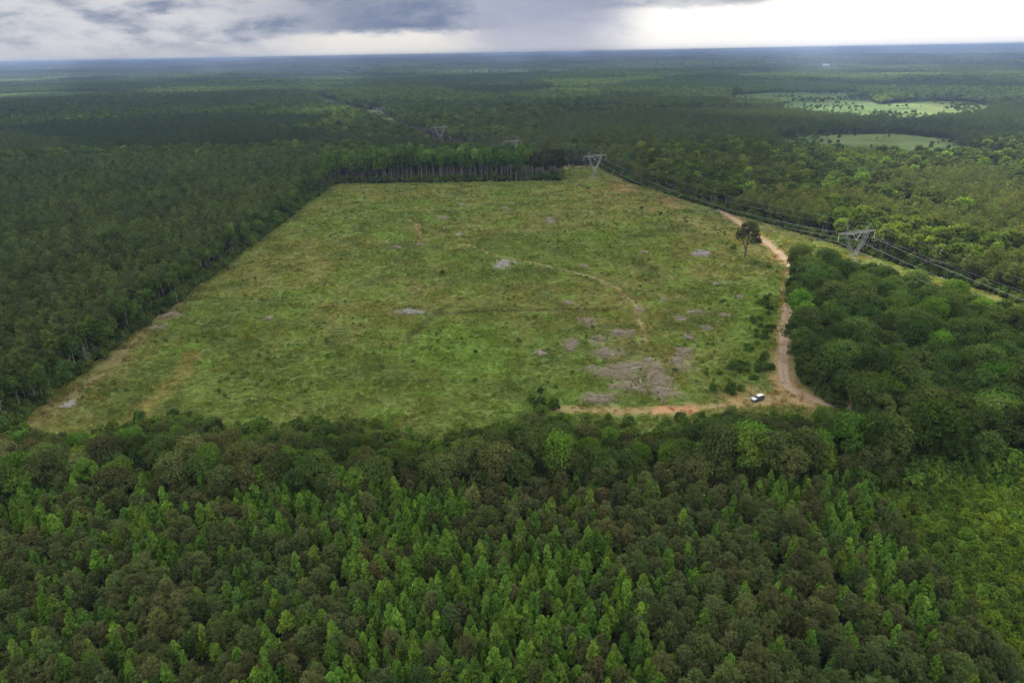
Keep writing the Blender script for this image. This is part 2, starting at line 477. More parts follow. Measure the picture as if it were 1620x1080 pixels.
# ground cover clumps
def clump(rng, n, r, h, leaf, asp, up):
    a = rng.uniform(0, 6.283, n); q = np.sqrt(rng.random(n)) * r
    z = rng.uniform(0.05, 1, n) * h * np.sqrt(np.maximum(0.05, 1 - (q / r) ** 2))
    c = np.stack([np.cos(a) * q, np.sin(a) * q, z], 1)
    nr = unit(sphere_dirs(n, rng, -0.2) + np.array([0, 0, up]))
    v, f = rhombs(c, nr, leaf, asp, rng)
    return v, f, rng.random(n)
WEED = [proto('weed', clump(rg(180 + i), n, r, h, lf, asp, up), None, M_GRASS, M_BARK)
        for i, (n, r, h, lf, asp, up) in enumerate([(46, .95, .55, .24, .5, .5), (40, .8, .8, .26, .55, .3), (54, 1.2, .45, .22, .35, .2), (36, .7, .6, .30, .25, -.1)])]

def scatter(name, label, cat, protos, x, y, z, rot, scl, tint, pid):
    """one uncountable mass: points that carry shared plant meshes"""
    me = bpy.data.meshes.new(name)
    n = len(x)
    me.vertices.add(n); me.vertices.foreach_set('co', np.stack([x, y, z], 1).astype(np.float32).ravel())
    def at(nm, ty, arr, key='value'):
        a_ = me.attributes.new(nm, ty, 'POINT'); a_.data.foreach_set(key, arr)
    at('rot', 'FLOAT', rot.astype(np.float32)); at('pid', 'INT', pid.astype(np.int32))
    at('scl', 'FLOAT_VECTOR', scl.astype(np.float32).ravel(), 'vector')
    at('tint', 'FLOAT_COLOR', np.concatenate([tint, np.ones((n, 1))], 1).astype(np.float32).ravel(), 'color')
    o = bpy.data.objects.new(name, me); COL.objects.link(o)
    tag(o, label, cat, kind='stuff')
    ng = bpy.data.node_groups.new(name, 'GeometryNodeTree')
    ng.interface.new_socket('Geometry', in_out='INPUT', socket_type='NodeSocketGeometry')
    ng.interface.new_socket('Geometry', in_out='OUTPUT', socket_type='NodeSocketGeometry')
    N, Lk = ng.nodes, ng.links
    gi = N.new('NodeGroupInput'); go = N.new('NodeGroupOutput'); join = N.new('GeometryNodeJoinGeometry')
    def named(nm, ty):
        q = N.new('GeometryNodeInputNamedAttribute'); q.data_type = ty; q.inputs[0].default_value = nm
        return [s for s in q.outputs if s.enabled and s.name == 'Attribute'][0]
    rv = N.new('ShaderNodeCombineXYZ'); Lk.new(named('rot', 'FLOAT'), rv.inputs[2])
    sc, pi = named('scl', 'FLOAT_VECTOR'), named('pid', 'INT')
    for i, p in enumerate(protos):
        po = bpy.data.objects.new(p.name, p.joint); LIB.objects.link(po)
        cmp_ = N.new('FunctionNodeCompare'); cmp_.data_type = 'INT'; cmp_.operation = 'EQUAL'
        ins = [s for s in cmp_.inputs if s.enabled and s.type == 'INT']
        Lk.new(pi, ins[0]); ins[1].default_value = i
        oi = N.new('GeometryNodeObjectInfo'); oi.inputs['Object'].default_value = po; oi.inputs['As Instance'].default_value = True
        ip = N.new('GeometryNodeInstanceOnPoints')
        Lk.new(gi.outputs[0], ip.inputs['Points']); Lk.new(cmp_.outputs[0], ip.inputs['Selection'])
        Lk.new(oi.outputs['Geometry'], ip.inputs['Instance'])
        Lk.new(rv.outputs[0], ip.inputs['Rotation']); Lk.new(sc, ip.inputs['Scale'])
        Lk.new(ip.outputs[0], join.inputs[0])
    Lk.new(join.outputs[0], go.inputs[0])
    md = o.modifiers.new('scatter', 'NODES'); md.node_group = ng
    return o

def plant(name, p, x, y, z, rz, s, tint, label, cat, group):
    """a single tree with its trunk and crown"""
    e = empty(name, (x, y, z), rz); e.scale = (s[0], s[1], s[2])
    tag(e, label, cat, group)
    c = bpy.data.objects.new('crown', p.crown); COL.objects.link(c); c.parent = e; c['tint'] = tuple(float(v) for v in tint)
    if p.trunk is not None:
        t = bpy.data.objects.new('trunk', p.trunk); COL.objects.link(t); t.parent = e
    return e

def w2p(x, y, z):
    """world -> pixel of the photograph"""
    c, s = math.cos(PITCH), math.sin(PITCH)
    zz = z - HC
    dep = y * c - zz * s; up = y * s + zz * c
    u2 = x / dep * F; v2 = up / dep * F
    u = u2 * math.cos(ROLL) - v2 * math.sin(ROLL); v = u2 * math.sin(ROLL) + v2 * math.cos(ROLL)
    return u + W / 2, H / 2 - v
def P(pts, z=0.0): return [g(px, py, z) for px, py in pts]

# ================================================================== the setting
TOWERS = [(262, 48), (169, 341), (75, 634), (4, 757), (-85, 922), (-222, 1290), (-372, 1690), (-530, 2090)]
R1E = [(262, 160), (240, 235), (223, 293), (205, 346), (178, 427), (149, 495), (105, 617), (88, 720)]
FIELD = [(-157, 120), (-157, 643), (47, 636), (47, 722), (88, 722)] + R1E[::-1] + [(262, 120)]
R2 = [(101, 196), (97, 206), (96, 222), (108, 252), (117.5, 280), (132, 316), (145.5, 347), (160, 340), (175, 318), (182, 290), (191, 262),
      (202, 232), (218, 190), (236, 150), (160, 150), (104, 166)]
ROAD = [(149, 520), (149, 495), (149.5, 465), (149.5, 421), (149.5, 395), (146, 354), (132, 320), (116, 283), (105, 255), (94, 226), (91.5, 215), (95, 207.5), (101, 201.5), (110, 197.5), (122, 195)]
MEAD = [P([(1225, 221), (1290, 214), (1420, 213), (1500, 221)]) + P([(1560, 234), (1470, 238), (1330, 232), (1240, 226)], 13),
        P([(1228, 165), (1290, 159), (1372, 153)]) + P([(1396, 160), (1396, 178), (1370, 182), (1330, 176), (1240, 168)], 13),
        P([(1385, 168), (1450, 161), (1520, 162), (1570, 169)]) + P([(1560, 175), (1500, 180), (1430, 184), (1388, 178)], 13),
        P([(1150, 151), (1230, 146), (1360, 146)]) + P([(1350, 154), (1240, 160), (1160, 156)], 12),
        P([(580, 175), (600, 174)]) + P([(648, 194), (630, 200), (604, 190)], 12),
        P([(488, 151), (502, 150)]) + P([(536, 166), (514, 166)], 12)]
def corridor(x, y, w=24.0): return dist_line(x, y, TOWERS[2:]) < np.where(y > 760, w * .72, w)
def in_field(x, y): return inside(x, y, FIELD)
TRAIL = P([(735, 385), (770, 400), (800, 408), (860, 420), (905, 430), (945, 441), (975, 455), (1000, 478), (1012, 505), (1018, 525), (1022, 545)])
RUT = P([(690, 497), (780, 492), (900, 490), (960, 492)])
RUT2 = P([(655, 345), (662, 365), (668, 385)])
RUT3 = P([(730, 472), (690, 495), (640, 540)])
STRIP = P([(930, 300), (1000, 322), (1080, 345), (1150, 372), (1190, 395), (1230, 412)])
LSTRIP = P([(15, 700), (60, 665), (120, 622), (180, 570), (240, 515), (300, 465)])
TRACK = P([(890, 648), (960, 650), (1060, 650), (1130, 642), (1180, 637), (1240, 628), (1275, 640)])
LPATH = P([(220, 660), (255, 625), (285, 590), (300, 560)])

DEBRIS = [  # pixel spots of grey brush: x, y, half width, half depth in metres, bleached share
    (985, 528, 3.5, 4, .2), (960, 560, 5, 5, .2), (945, 540, 2.5, 3, .1), (1000, 585, 5, 5.5, .4), (965, 590, 5, 4, .2), (1040, 600, 3, 7, .1), (1030, 575, 3, 4, .1),
    (1080, 570, 3.5, 6, .1), (950, 630, 5, 3.5, .15), (1000, 610, 5, 3.5, .3), (1050, 620, 4, 3, .1), (905, 545, 2.5, 5, .2), (930, 510, 2.5, 4, .2), (855, 560, 2.5, 3, .3),
    (1150, 500, 6, 3, .05), (1120, 520, 4, 3, .1), (1090, 535, 4, 4, .15), (1100, 495, 4, 4, .1), (1075, 505, 3, 3, .2), (1050, 475, 3, 3, .05), (1012, 490, 2, 6, .2),
    (990, 470, 3, 5, .1), (925, 422, 5, 5, .2), (975, 437, 4, 4, .05), (1107, 402, 5, 4, .9), (1020, 400, 3, 4, .2), (797, 418, 5, 8, .8), (645, 495, 9, 2.2, .7),
    (600, 396, 4, 4, .1), (630, 392, 7, 2, .3), (663, 388, 2, 2, .4), (895, 480, 5, 4, .05), (725, 372, 2, 2, .6), (425, 505, 2, 3, .5), (272, 500, 5, 6, .05), (250, 520, 5, 4, .05),
    (270, 430, 0, 0, 0), (850, 455, 2.5, 8, .1), (1170, 470, 3, 3, .3), (960, 405, 2.5, 3, .1), (740, 325, 8, 8, .05), (870, 350, 5, 14, .05), (700, 345, 6, 10, .05), (112, 640, 1.5, 2, .9),
    (480, 350, 4, 5, .05), (545, 375, 5, 4, .05), (800, 330, 6, 6, .05), (1060, 452, 3, 3, .1), (1130, 450, 3, 2, .3), (830, 520, 3, 3, .05)]
CORE = lambda a, c: 880 < a < 1160 and c > 470
DEBRIS = [(*g(a, c), w * (1.25 if CORE(a, c) and c > 505 and a < 1090 else 1 if bl > .5 else .6), d * (1.25 if CORE(a, c) and c > 505 and a < 1090 else 1 if bl > .5 else .6), bl if bl > .25 else 0) for a, c, w, d, bl in DEBRIS if w > 0 and (CORE(a, c) or bl >= .2 or a < 300 or (c < 360 and a > 690))]

def field_colour(x, y):
    """own colour of the clearing's growth and soil"""
    n = len(x)
    a = fbm(x, y, 60, 4)[:, None]; c = fbm(x, y, 14, 4, 5.0)[:, None]; d = fbm(x, y, 5, 3, 9.0)[:, None]
    green = np.array([.082, .124, .030]); olive = np.array([.112, .132, .042]); dark = np.array([.058, .094, .026]); tan = np.array([.150, .140, .062]); lush = np.array([.084, .150, .028])
    col = green + (olive - green) * sstep(a, .40, .60) * 0.9
    col = col + (dark - col) * sstep(c, .50, .72) * .65
    col = col + (lush - col) * sstep(c, .46, .28) * .6
    col = col + (tan - col) * (sstep(d, .62, .82) * .30) * sstep(a, .35, .6)
    px, py = w2p(x, y, np.zeros(n))
    lu = np.exp(-(((px - 720) / 90) ** 2 + ((py - 545) / 45) ** 2)) + .8 * np.exp(-(((px - 900) / 60) ** 2 + ((py - 640) / 30) ** 2)) + .8 * np.exp(-(((px - 1190) / 60) ** 2 + ((py - 540) / 70) ** 2))
    col = col + (lush - col) * np.clip(lu, 0, .8)[:, None]
    jit = (fbm(x, y, 4, 3, 2.0) - .5) * 2
    def lay(col, dist, w, soft, c2, k):
        m = sstep(-(dist + jit * w * 1.2), -(w + soft), -w * .6) * k
        return col + (np.array(c2) - col) * m[:, None]
    col = lay(col, dist_line(x, y, LSTRIP), 2.2, 4, (.13, .105, .055), .5)
    col = lay(col, dist_line(x, y, LPATH), 2.5, 3, (.17, .15, .055), .5)
    col = lay(col, dist_line(x, y, STRIP), 5, 4, (.145, .15, .06), .6)
    col = lay(col, dist_line(x, y, TRAIL), .6, 1.0, (.22, .17, .105), .55)
    col = lay(col, dist_line(x, y, RUT), 1.0, 1.2, (.05, .05, .024), .7)
    col = lay(col, dist_line(x, y, RUT3), 1.2, 1.5, (.055, .06, .024), .6)
    col = lay(col, dist_line(x, y, RUT2), 1.2, 2, (.15, .105, .055), .5)
    col = lay(col, dist_line(x, y, TRACK), 1.2, 3, (.22, .165, .085), .7)
    col = lay(col, np.hypot((x - 51) / 2.6, y - 200), 2.3, 1.5, (.32, .18, .10), .8)
    col = lay(col, np.hypot((x - 80) / 1.6, (y - 207)), 5, 5, (.20, .165, .08), .75)
    col = lay(col, dist_line(x, y, ROAD), 3.2, 2.6, (.26, .18, .10), .7)
    q = g(985, 299); col = lay(col, np.hypot((x - q[0]) / 1.0, (y - q[1]) / 2.6), 9, 6, (.17, .125, .065), .6)
    q = g(1050, 318); col = lay(col, np.hypot((x - q[0]) / 1.0, (y - q[1]) / 3.0), 7, 6, (.17, .14, .075), .7)
    q = g(915, 262); col = lay(col, np.hypot((x - q[0]) / 2.5, (y - q[1]) / 2.0), 6, 4, (.3, .27, .21), .7)
    for (dx, dy, w, dd, bl) in DEBRIS:
        col = lay(col, np.hypot((x - dx) / w, (y - dy) / dd), .45, 1.1, (.155, .132, .100), .5)
    return np.clip(col * (0.88 + .24 * d) * np.array([1.19, 1.11, 1.10]), 0.01, .6)
def soil_mask(x, y):
    """where little grows: tracks and brush"""
    j = (fbm(x, y, 4, 3, 2.0) - .5) * 2
    m = dist_line(x, y, TRAIL) + 2.5 * j < .5
    m |= dist_line(x, y, TRACK) + 4.5 * j < 1.8
    m |= dist_line(x, y, ROAD) + .6 * j < 3.0
    m |= np.hypot((x - 51) / 2.6, y - 200) + j < 2.6
    m |= np.hypot((x - 78.5), (y - 205)) < 4.2
    m |= dist_line(x, y, RUT2) + 2 * j < .7
    m |= dist_line(x, y, LSTRIP) + 4 * j < 1.5
    return m
def debris_mask(x, y):
    m = np.zeros(len(x), bool)
    j = (fbm(x, y, 5, 3, 4.0) - .5) * 2.6
    for (dx, dy, w, dd, bl) in DEBRIS: m |= np.hypot((x - dx) / w, (y - dy) / dd) + j < .9
    return m

# ground: one sheet to the horizon
rings = [0.0] + list(np.linspace(60, 780, 13)) + list(800 * 1.055 ** np.arange(0, 73))
NA = 288
ang = np.arange(NA) * 2 * math.pi / NA
gv = [np.array([[0, 0, 0]])]
for r_ in rings[1:]:
    gv.append(np.stack([np.cos(ang) * r_, np.sin(ang) * r_, np.zeros(NA)], 1))
gv = np.concatenate(gv); gv[:, 2] = terrain(gv[:, 0], gv[:, 1]) - 0.06
gf4 = []
ia = np.arange(NA)
for k in range(len(rings) - 2):
    o0, o1 = 1 + k * NA, 1 + (k + 1) * NA
    gf4.append(np.stack([o0 + ia, o1 + ia, o1 + (ia + 1) % NA, o0 + (ia + 1) % NA], 1))
gf3 = np.stack([np.zeros(NA, int), 1 + ia, 1 + (ia + 1) % NA], 1)
m, b = new_mat('forest_floor')
gp = b.n('ShaderNodeNewGeometry').outputs['Position']
c1 = b.mix(b.ss(b.noise(gp, 0.35, 5), .35, .65), (.020, .024, .011, 1), (.038, .038, .020, 1))
c2 = b.mix(b.ss(b.noise(gp, 0.0022, 6, .65), .40, .62), (.020, .032, .015, 1), (.042, .058, .024, 1))
dist_ = b.n('ShaderNodeVectorMath', operation='LENGTH'); b.nt.links.new(gp, dist_.inputs[0])
cc = b.mix(b.ss(dist_.outputs['Value'], 2500, 5000), c1, c2)
M_FLOOR = finish(m, b, principled(b, cc, 1.0, spec=0.0).outputs[0])
ground = bpy.data.objects.new('ground', mesh_np('ground', gv, [np.concatenate(gf4), gf3], [M_FLOOR], smooth=True))
COL.objects.link(ground); tag(ground, kind='structure')

def colour_sheet(name, mat_name, x0, x1, y0, y1, step, keep, z, colour):
    xs = np.arange(x0, x1 + step, step); ys = np.arange(y0, y1 + step, step)
    gx, gy = np.meshgrid(xs, ys); nx, ny = len(xs), len(ys)
    vx, vy = gx.ravel(), gy.ravel()
    i = (np.arange(ny - 1)[:, None] * nx + np.arange(nx - 1)[None]).ravel()
    q = np.stack([i, i + 1, i + 1 + nx, i + nx], 1)
    q = q[keep(vx[i] + step / 2, vy[i] + step / 2)]
    used = np.unique(q); remap = np.full(len(vx), -1); remap[used] = np.arange(len(used))
    vx, vy = vx[used], vy[used]
    zz = z(vx, vy)
    m, b = new_mat(mat_name)
    ca = b.n('ShaderNodeAttribute', attribute_name='col')
    ps = b.n('ShaderNodeNewGeometry').outputs['Position']
    nn = b.noise(ps, 1.6, 5, .65)
    c = b.mix(1.0, ca.outputs['Color'], b.mix(b.ss(nn, .3, .7), (.68, .68, .68, 1), (1.3, 1.3, 1.3, 1)), 'MULTIPLY')
    p = principled(b, c, 1.0, spec=0.05)
    bp = b.n('ShaderNodeBump'); bp.inputs['Strength'].default_value = .8; bp.inputs['Distance'].default_value = .5
    b.nt.links.new(nn, bp.inputs['Height']); b.nt.links.new(bp.outputs[0], p.inputs['Normal'])
    finish(m, b, p.outputs[0])
    me = mesh_np(name, np.stack([vx, vy, zz], 1), [remap[q]], [m], smooth=True)
    cl = colour(vx, vy)
    at = me.attributes.new('col', 'FLOAT_COLOR', 'POINT')
    at.data.foreach_set('color', np.concatenate([cl, np.ones((len(cl), 1))], 1).astype(np.float32).ravel())
    o = bpy.data.objects.new(name, me); COL.objects.link(o); tag(o, kind='structure')
    return o
colour_sheet('clearing', 'clearing_growth', -160, 265, 150, 724, 1.25, in_field, lambda x, y: np.zeros(len(x)), field_colour)
def far_col(x, y):
    a = fbm(x, y, 40, 3)[:, None]; c = fbm(x, y, 150, 3, 4.)[:, None]
    return np.array([.050, .084, .025]) * (0.5 + 1.0 * a) + np.array([.03, .024, .008]) * sstep(c, .45, .7)
for i, md_ in enumerate(MEAD):
    q = np.array(md_); lo, hi = q.min(0), q.max(0)
    colour_sheet('meadow', 'meadow_grass', lo[0], hi[0], lo[1], hi[1], 8.0, lambda x, y, md_=md_: inside(x, y, md_), lambda x, y: terrain(x, y) + .5, far_col)
colour_sheet('power_line_corridor', 'corridor_grass', -560, 60, 724, 2100, 6.0, lambda x, y: corridor(x, y, 24), lambda x, y: terrain(x, y) + .3,
             lambda x, y: far_col(x, y) * .75)

# the dirt road
def strip_mesh(name, pts, w, z, mat, seed, wob=.35, step=1.5):
    rng = np.random.default_rng(seed)
    P_ = np.array(pts, float)
    for _ in range(3):
        Q = [P_[0]]
        for a_, c_ in zip(P_[:-1], P_[1:]): Q += [a_ * .75 + c_ * .25, a_ * .25 + c_ * .75]
        P_ = np.array(Q + [P_[-1]])
    L = np.concatenate([[0], np.cumsum(np.linalg.norm(np.diff(P_, axis=0), axis=1))])
    s = np.arange(0, L[-1], step)
    c = np.stack([np.interp(s, L, P_[:, 0]), np.interp(s, L, P_[:, 1])], 1)
    t = np.gradient(c, axis=0); t /= np.linalg.norm(t, axis=1)[:, None]
    nrm = np.stack([-t[:, 1], t[:, 0]], 1)
    fr = np.array([-1, -.82, -.5, 0, .5, .82, 1.0]); dz = np.array([0, .03, -.05, .03, -.05, .03, 0])
    rows = []
    for k, f_ in enumerate(fr):
        ww = w / 2 * f_ * (1 + wob * (fbm(s, np.full(len(s), seed + 5. * (f_ > 0)), 6, 3) - .5) * 2 * (abs(f_) > .9))
        rows.append(np.column_stack([c + nrm * ww[:, None], np.full(len(s), z) + dz[k]]))
    v = np.stack(rows, 1).reshape(-1, 3); n = len(fr)
    i = (np.arange(len(s) - 1)[:, None] * n + np.arange(n - 1)[None]).ravel()
    me = mesh_np(name, v, [np.stack([i, i + 1, i + 1 + n, i + n], 1)], [mat], smooth=True)
    at = me.attributes.new('across', 'FLOAT', 'POINT'); at.data.foreach_set('value', np.tile(fr, len(s)).astype(np.float32))
    return me
m, b = new_mat('red_dirt')
gp = b.n('ShaderNodeNewGeometry').outputs['Position']
n1 = b.noise(gp, .12, 4, .6); n2 = b.noise(gp, 1.3, 5, .65)
c = b.mix(b.ss(n1, .38, .62), (.25, .178, .120, 1), (.31, .235, .165, 1))
c = b.mix(b.m('MULTIPLY', b.ss(n2, .52, .75), .5), c, (.20, .13, .085, 1))
ac = b.m('ABSOLUTE', b.n('ShaderNodeAttribute', attribute_name='across').outputs['Fac'])
n3 = b.noise(gp, .6, 5, .7)
mid = b.m('MULTIPLY', b.ss(ac, .30, .02), b.ss(n3, .46, .62)); rim = b.m('MULTIPLY', b.ss(ac, .70, .98), b.ss(n3, .36, .58))
c = b.mix(b.m('MULTIPLY', mid, .6), c, (.12, .125, .05, 1))
c = b.mix(b.m('MULTIPLY', rim, .85), c, (.13, .14, .05, 1))
p = principled(b, c, 1.0, spec=.05)
bp = b.n('ShaderNodeBump'); bp.inputs['Strength'].default_value = .6; bp.inputs['Distance'].default_value = .2
b.nt.links.new(n2, bp.inputs['Height']); b.nt.links.new(bp.outputs[0], p.inputs['Normal'])
M_DIRT = finish(m, b, p.outputs[0])
o = bpy.data.objects.new('dirt_road', strip_mesh('dirt_road', ROAD, 3.9, .10, M_DIRT, 3)); COL.objects.link(o); tag(o, kind='structure')

# ================================================================== the woods
def view_cull(x, y, m=50): return (np.abs(x) < .76 * y + m) & (y > 40)
def jgrid(x0, x1, y0, y1, sp, rng, j=.42):
    gx, gy = np.meshgrid(np.arange(x0, x1, sp), np.arange(y0, y1, sp))
    x = gx.ravel() + rng.uniform(-j, j, gx.size) * sp; y = gy.ravel() + rng.uniform(-j, j, gx.size) * sp
    k = view_cull(x, y)
    return x[k], y[k]
def tints(n, base, alt, rng, t=None, var=.20):
    base, alt = np.array(base), np.array(alt)
    f = (rng.random(n) if t is None else t)[:, None]
    return np.clip(np.array([1.08, 1.10, .86]) * (base + (alt - base) * f) * (1 + rng.normal(0, var, (n, 1))) * (1 + rng.normal(0, .05, (n, 3))), .008, .4)
class Pool:
    """plants of one kind: the largest in view become single trees, the rest one wood"""
    def __init__(s): s.x = []; s.y = []; s.s = []; s.t = []; s.p = []; s.z = []; s.zone = []
    def add(s, x, y, scl, tint, pid, zone='', z=None):
        n = len(x)
        s.x.append(x); s.y.append(y); s.s.append(scl); s.t.append(tint); s.p.append(pid)
        s.z.append(np.zeros(n) if z is None else z); s.zone += [zone] * n
    def done(s):
        for k in ('x', 'y', 's', 't', 'p', 'z'): setattr(s, k, np.concatenate(getattr(s, k)))
        s.zone = np.array(s.zone); return s
def sxyz(n, lo, hi, rng, zlo=.88, zhi=1.12):
    a = rng.uniform(lo, hi, n); return np.stack([a * rng.uniform(.9, 1.1, n), a * rng.uniform(.9, 1.1, n), a * rng.uniform(zlo, zhi, n)], 1)
def largest(pool, n, hgt, only=None):
    px, py = w2p(pool.x, pool.y, np.full(len(pool.x), hgt * .8))
    vis = (px > 0) & (px < W) & (py > 0) & (py < H + 10)
    if only is not None: vis &= only
    size = pool.s[:, 2] / np.hypot(np.hypot(pool.x, pool.y), HC) * vis
    idx = np.argsort(-size)[:n]
    idx = idx[size[idx] > 0]
    mk = np.zeros(len(pool.x), bool); mk[idx] = True
    return mk

# --- the young plantation below the camera
rng = rg(300)
GREEN = [(740, 950, 210, 120, 1), (620, 800, 130, 60, 1), (900, 900, 110, 90, .9), (560, 850, 60, 80, .9), (700, 780, 70, 40, .9), (430, 765, 90, 40, .85), (235, 800, 75, 35, .8), (45, 780, 75, 55, 1),
         (180, 745, 60, 30, .7), (290, 880, 110, 45, .6), (1245, 755, 45, 40, .9), (1340, 790, 50, 60, 1), (1395, 870, 40, 60, 1), (1445, 945, 28, 45, .9), (110, 965, 120, 45, .5), (240, 1000, 80, 40, .45), (820, 1050, 180, 60, 1),
         (1010, 1010, 60, 60, .8), (560, 1040, 70, 50, .6), (1050, 860, 30, 60, .5), (350, 940, 60, 40, .5), (450, 1060, 60, 30, .5), (1110, 1040, 40, 40, .5), (1240, 1010, 30, 25, .6)]
x, y = jgrid(-150, 86, 60, 161, 1.8, rng)
px, py = w2p(x, y, np.full(len(x), 8.))
gm = np.full(len(x), .22)
for cx, cy, rx, ry, k in GREEN: gm = np.maximum(gm, k * np.exp(-(((px - cx) / rx) ** 2 + ((py - cy) / ry) ** 2) ** 1.4))
gm = gm * (.62 + .95 * fbm(x, y, 9, 3, 1.))
isg = rng.random(len(x)) < np.clip(gm * 1.15, 0, .93)
top = 159 + (fbm(x, x * 0, 14, 2) - .5) * 8
keep = y < top
gums, pines = Pool(), Pool()
k = isg & keep & (rng.random(len(x)) < .74)
n = k.sum()
gums.add(x[k], y[k], sxyz(n, .55, 1.15, rng, .85, 1.15) * np.array([.86, .86, .78]), tints(n, (.104, .188, .034), (.060, .126, .032), rng, rng.random(n) ** 1.3), rng.integers(0, 6, n), 'plantation')
k = ~isg & keep
kp = k & (rng.random(len(x)) < .62)
n = kp.sum()
pines.add(x[kp], y[kp], sxyz(n, .66, 1.08, rng) * np.array([.95, .95, .70]), tints(n, (.092, .100, .050), (.066, .102, .044), rng, np.clip(fbm(x[kp], y[kp], 18, 2, 7.) * 1.6 - .4 + rng.normal(0, .2, n), 0, 1)), rng.integers(0, 6, n), 'plantation')
ku = k & ~kp & (rng.random(len(x)) < .35)      # broadleaf undergrowth between the pines
n = ku.sum()
gums.add(x[ku], y[ku], sxyz(n, .38, .66, rng) * np.array([1, 1, .8]), tints(n, (.034, .07, .022), (.05, .095, .026), rng), rng.integers(0, 6, n), 'under')
gums.done(); pines.done()
def where_a(x, y): return 'in plantation, close to the low scrub' if x > 58 else 'in plantation, close to the broadleaf belt' if y > 132 else 'in plantation, amid the green spire trees' if inside(*[np.array([v]) for v in w2p(x, y, 8.)], [(500, 720), (760, 720), (1060, 900), (1060, 1100), (480, 1100)])[0] else 'in plantation, where brown pines dominate'
mk = largest(gums, 300, 9)
for i in np.nonzero(mk)[0]:
    tall = gums.s[i, 2] > .66; lite = gums.t[i, 1] > .15
    lab = ('tall ' if tall else 'short ') + ('bright green' if lite else 'dull green') + ' young broadleaf spire ' + where_a(gums.x[i], gums.y[i])
    plant('young_broadleaf_tree', GUM_N[gums.p[i]], gums.x[i], gums.y[i], 0, rng.uniform(0, 6.28), gums.s[i], gums.t[i], lab, 'young tree', 'young broadleaf trees in the plantation')
r = ~mk
scatter('young_broadleaf_wood', 'further young green broadleaf trees packed among the plantation pines', 'young trees', GUM_N, gums.x[r], gums.y[r], gums.z[r], rng.uniform(0, 6.28, r.sum()), gums.s[r], gums.t[r], gums.p[r])
mk = largest(pines, 300, 10)
for i in np.nonzero(mk)[0]:
    wide = pines.s[i, 0] > .82; brown = pines.t[i, 0] > pines.t[i, 1] * .78
    lab = ('broad ' if wide else 'narrow ') + ('brownish' if brown else 'olive green') + ' pine with tufted crown ' + where_a(pines.x[i], pines.y[i])
    plant('pine_tree', PINE_N[pines.p[i]], pines.x[i], pines.y[i], 0, rng.uniform(0, 6.28), pines.s[i], pines.t[i], lab, 'pine tree', 'pines in the young plantation')
r = ~mk
scatter('pine_plantation', 'further brownish pines of the young plantation beside the clearing', 'pine trees', PINE_N, pines.x[r], pines.y[r], pines.z[r], rng.uniform(0, 6.28, r.sum()), pines.s[r], pines.t[r], pines.p[r])

# --- the low scrub right of the plantation
bush = Pool()
x, y = jgrid(84, 180, 62, 160, 1.3, rng)
k = (x > 85 + (fbm(x, y, 8, 2) - .5) * 5) & (y < 157)
x, y = x[k], y[k]; n = len(x)
t = np.clip(fbm(x, y, 10, 3, 3.) * 2 - .5 + rng.normal(0, .15, n), 0, 1)
bush.add(x, y, sxyz(n, .42, 1.05, rng), tints(n, (.115, .190, .030), (.066, .116, .026), rng, t), rng.integers(0, 4, n), 'scrub')
xe = np.concatenate([np.arange(86, 190, .9)] * 2); n = len(xe)
bush.add(xe, 158.5 + rng.normal(0, 2.2, n), sxyz(n, 1.1, 2.6, rng), tints(n, (.085, .150, .030), (.050, .092, .026), rng), rng.integers(0, 4, n), 'edge')
bush.done()
mk = largest(bush, 300, 2)
for i in np.nonzero(mk)[0]:
    lite = bush.t[i, 1] > .16; big = bush.s[i, 2] > .75
    plant('scrub_bush', BUSH_N[bush.p[i]], bush.x[i], bush.y[i], 0, rng.uniform(0, 6.28), bush.s[i], bush.t[i],
          ('big ' if big else 'small ') + ('bright green' if lite else 'dark green') + ' leafy bush in the low scrub, ' + ('along the plantation pines' if bush.x[i] < 92 else 'at the foot of the tall wood' if bush.y[i] > 146 else 'in open scrub'), 'bush', 'bushes in the low scrub')
r = ~mk
scatter('scrub', 'low green scrub filling the plot beside the plantation', 'scrub', BUSH_N, bush.x[r], bush.y[r], bush.z[r], rng.uniform(0, 6.28, r.sum()), bush.s[r], bush.t[r], bush.p[r])

# --- hardwoods: the belt in front of the clearing and the block beside the road
hard = Pool()
def front(x): return 187 + 5 * np.sin(x * .11) - 11 * np.exp(-((x + 33) / 16) ** 2) - 7 * np.exp(-((x - 30) / 18) ** 2) + 3 * np.exp(-((x + 70) / 20) ** 2)
x, y = jgrid(-165, 98, 150, 192, 3.3, rng)
k = (y < front(x) + (fbm(x, y, 9, 3, 71.) - .55) * 26 + rng.normal(0, 2.5, len(x))) & (y > 153)
x, y = x[k], y[k]; n = len(x)
hn = fbm(x, y, 16, 3, 6.)
near = (front(x) - y)                              # distance back from the clearing
sc = np.clip(.20 + .016 * near + .22 * (hn - .4), .16, .62)
tallz = .16 * np.exp(-((x - 2) / 13) ** 2) + .20 * np.exp(-((x - 58) / 14) ** 2) + .10 * np.exp(-((x + 130) / 14) ** 2)
sc = sc + tallz * np.clip(near / 6, .15, 1)
keepd = rng.random(n) < np.clip(.30 / sc ** 1.0, .25, .95)
x, y, sc, hn = x[keepd], y[keepd], sc[keepd], hn[keepd]; n = len(x)
S = np.stack([sc * rng.uniform(.9, 1.2, n), sc * rng.uniform(.9, 1.2, n), sc * rng.uniform(.95, 1.25, n)], 1)
T = tints(n, (.048, .082, .028), (.084, .098, .048), rng, np.clip((hn - .35) * 2.4 + rng.normal(0, .25, n), 0, 1))
li = rng.random(n) < .24; T[li] = tints(li.sum(), (.072, .14, .028), (.09, .16, .032), rng)
hard.add(x, y, S, T, rng.integers(0, 6, n), 'belt')
x, y = jgrid(88, 250, 158, 350, 5.6, rng)
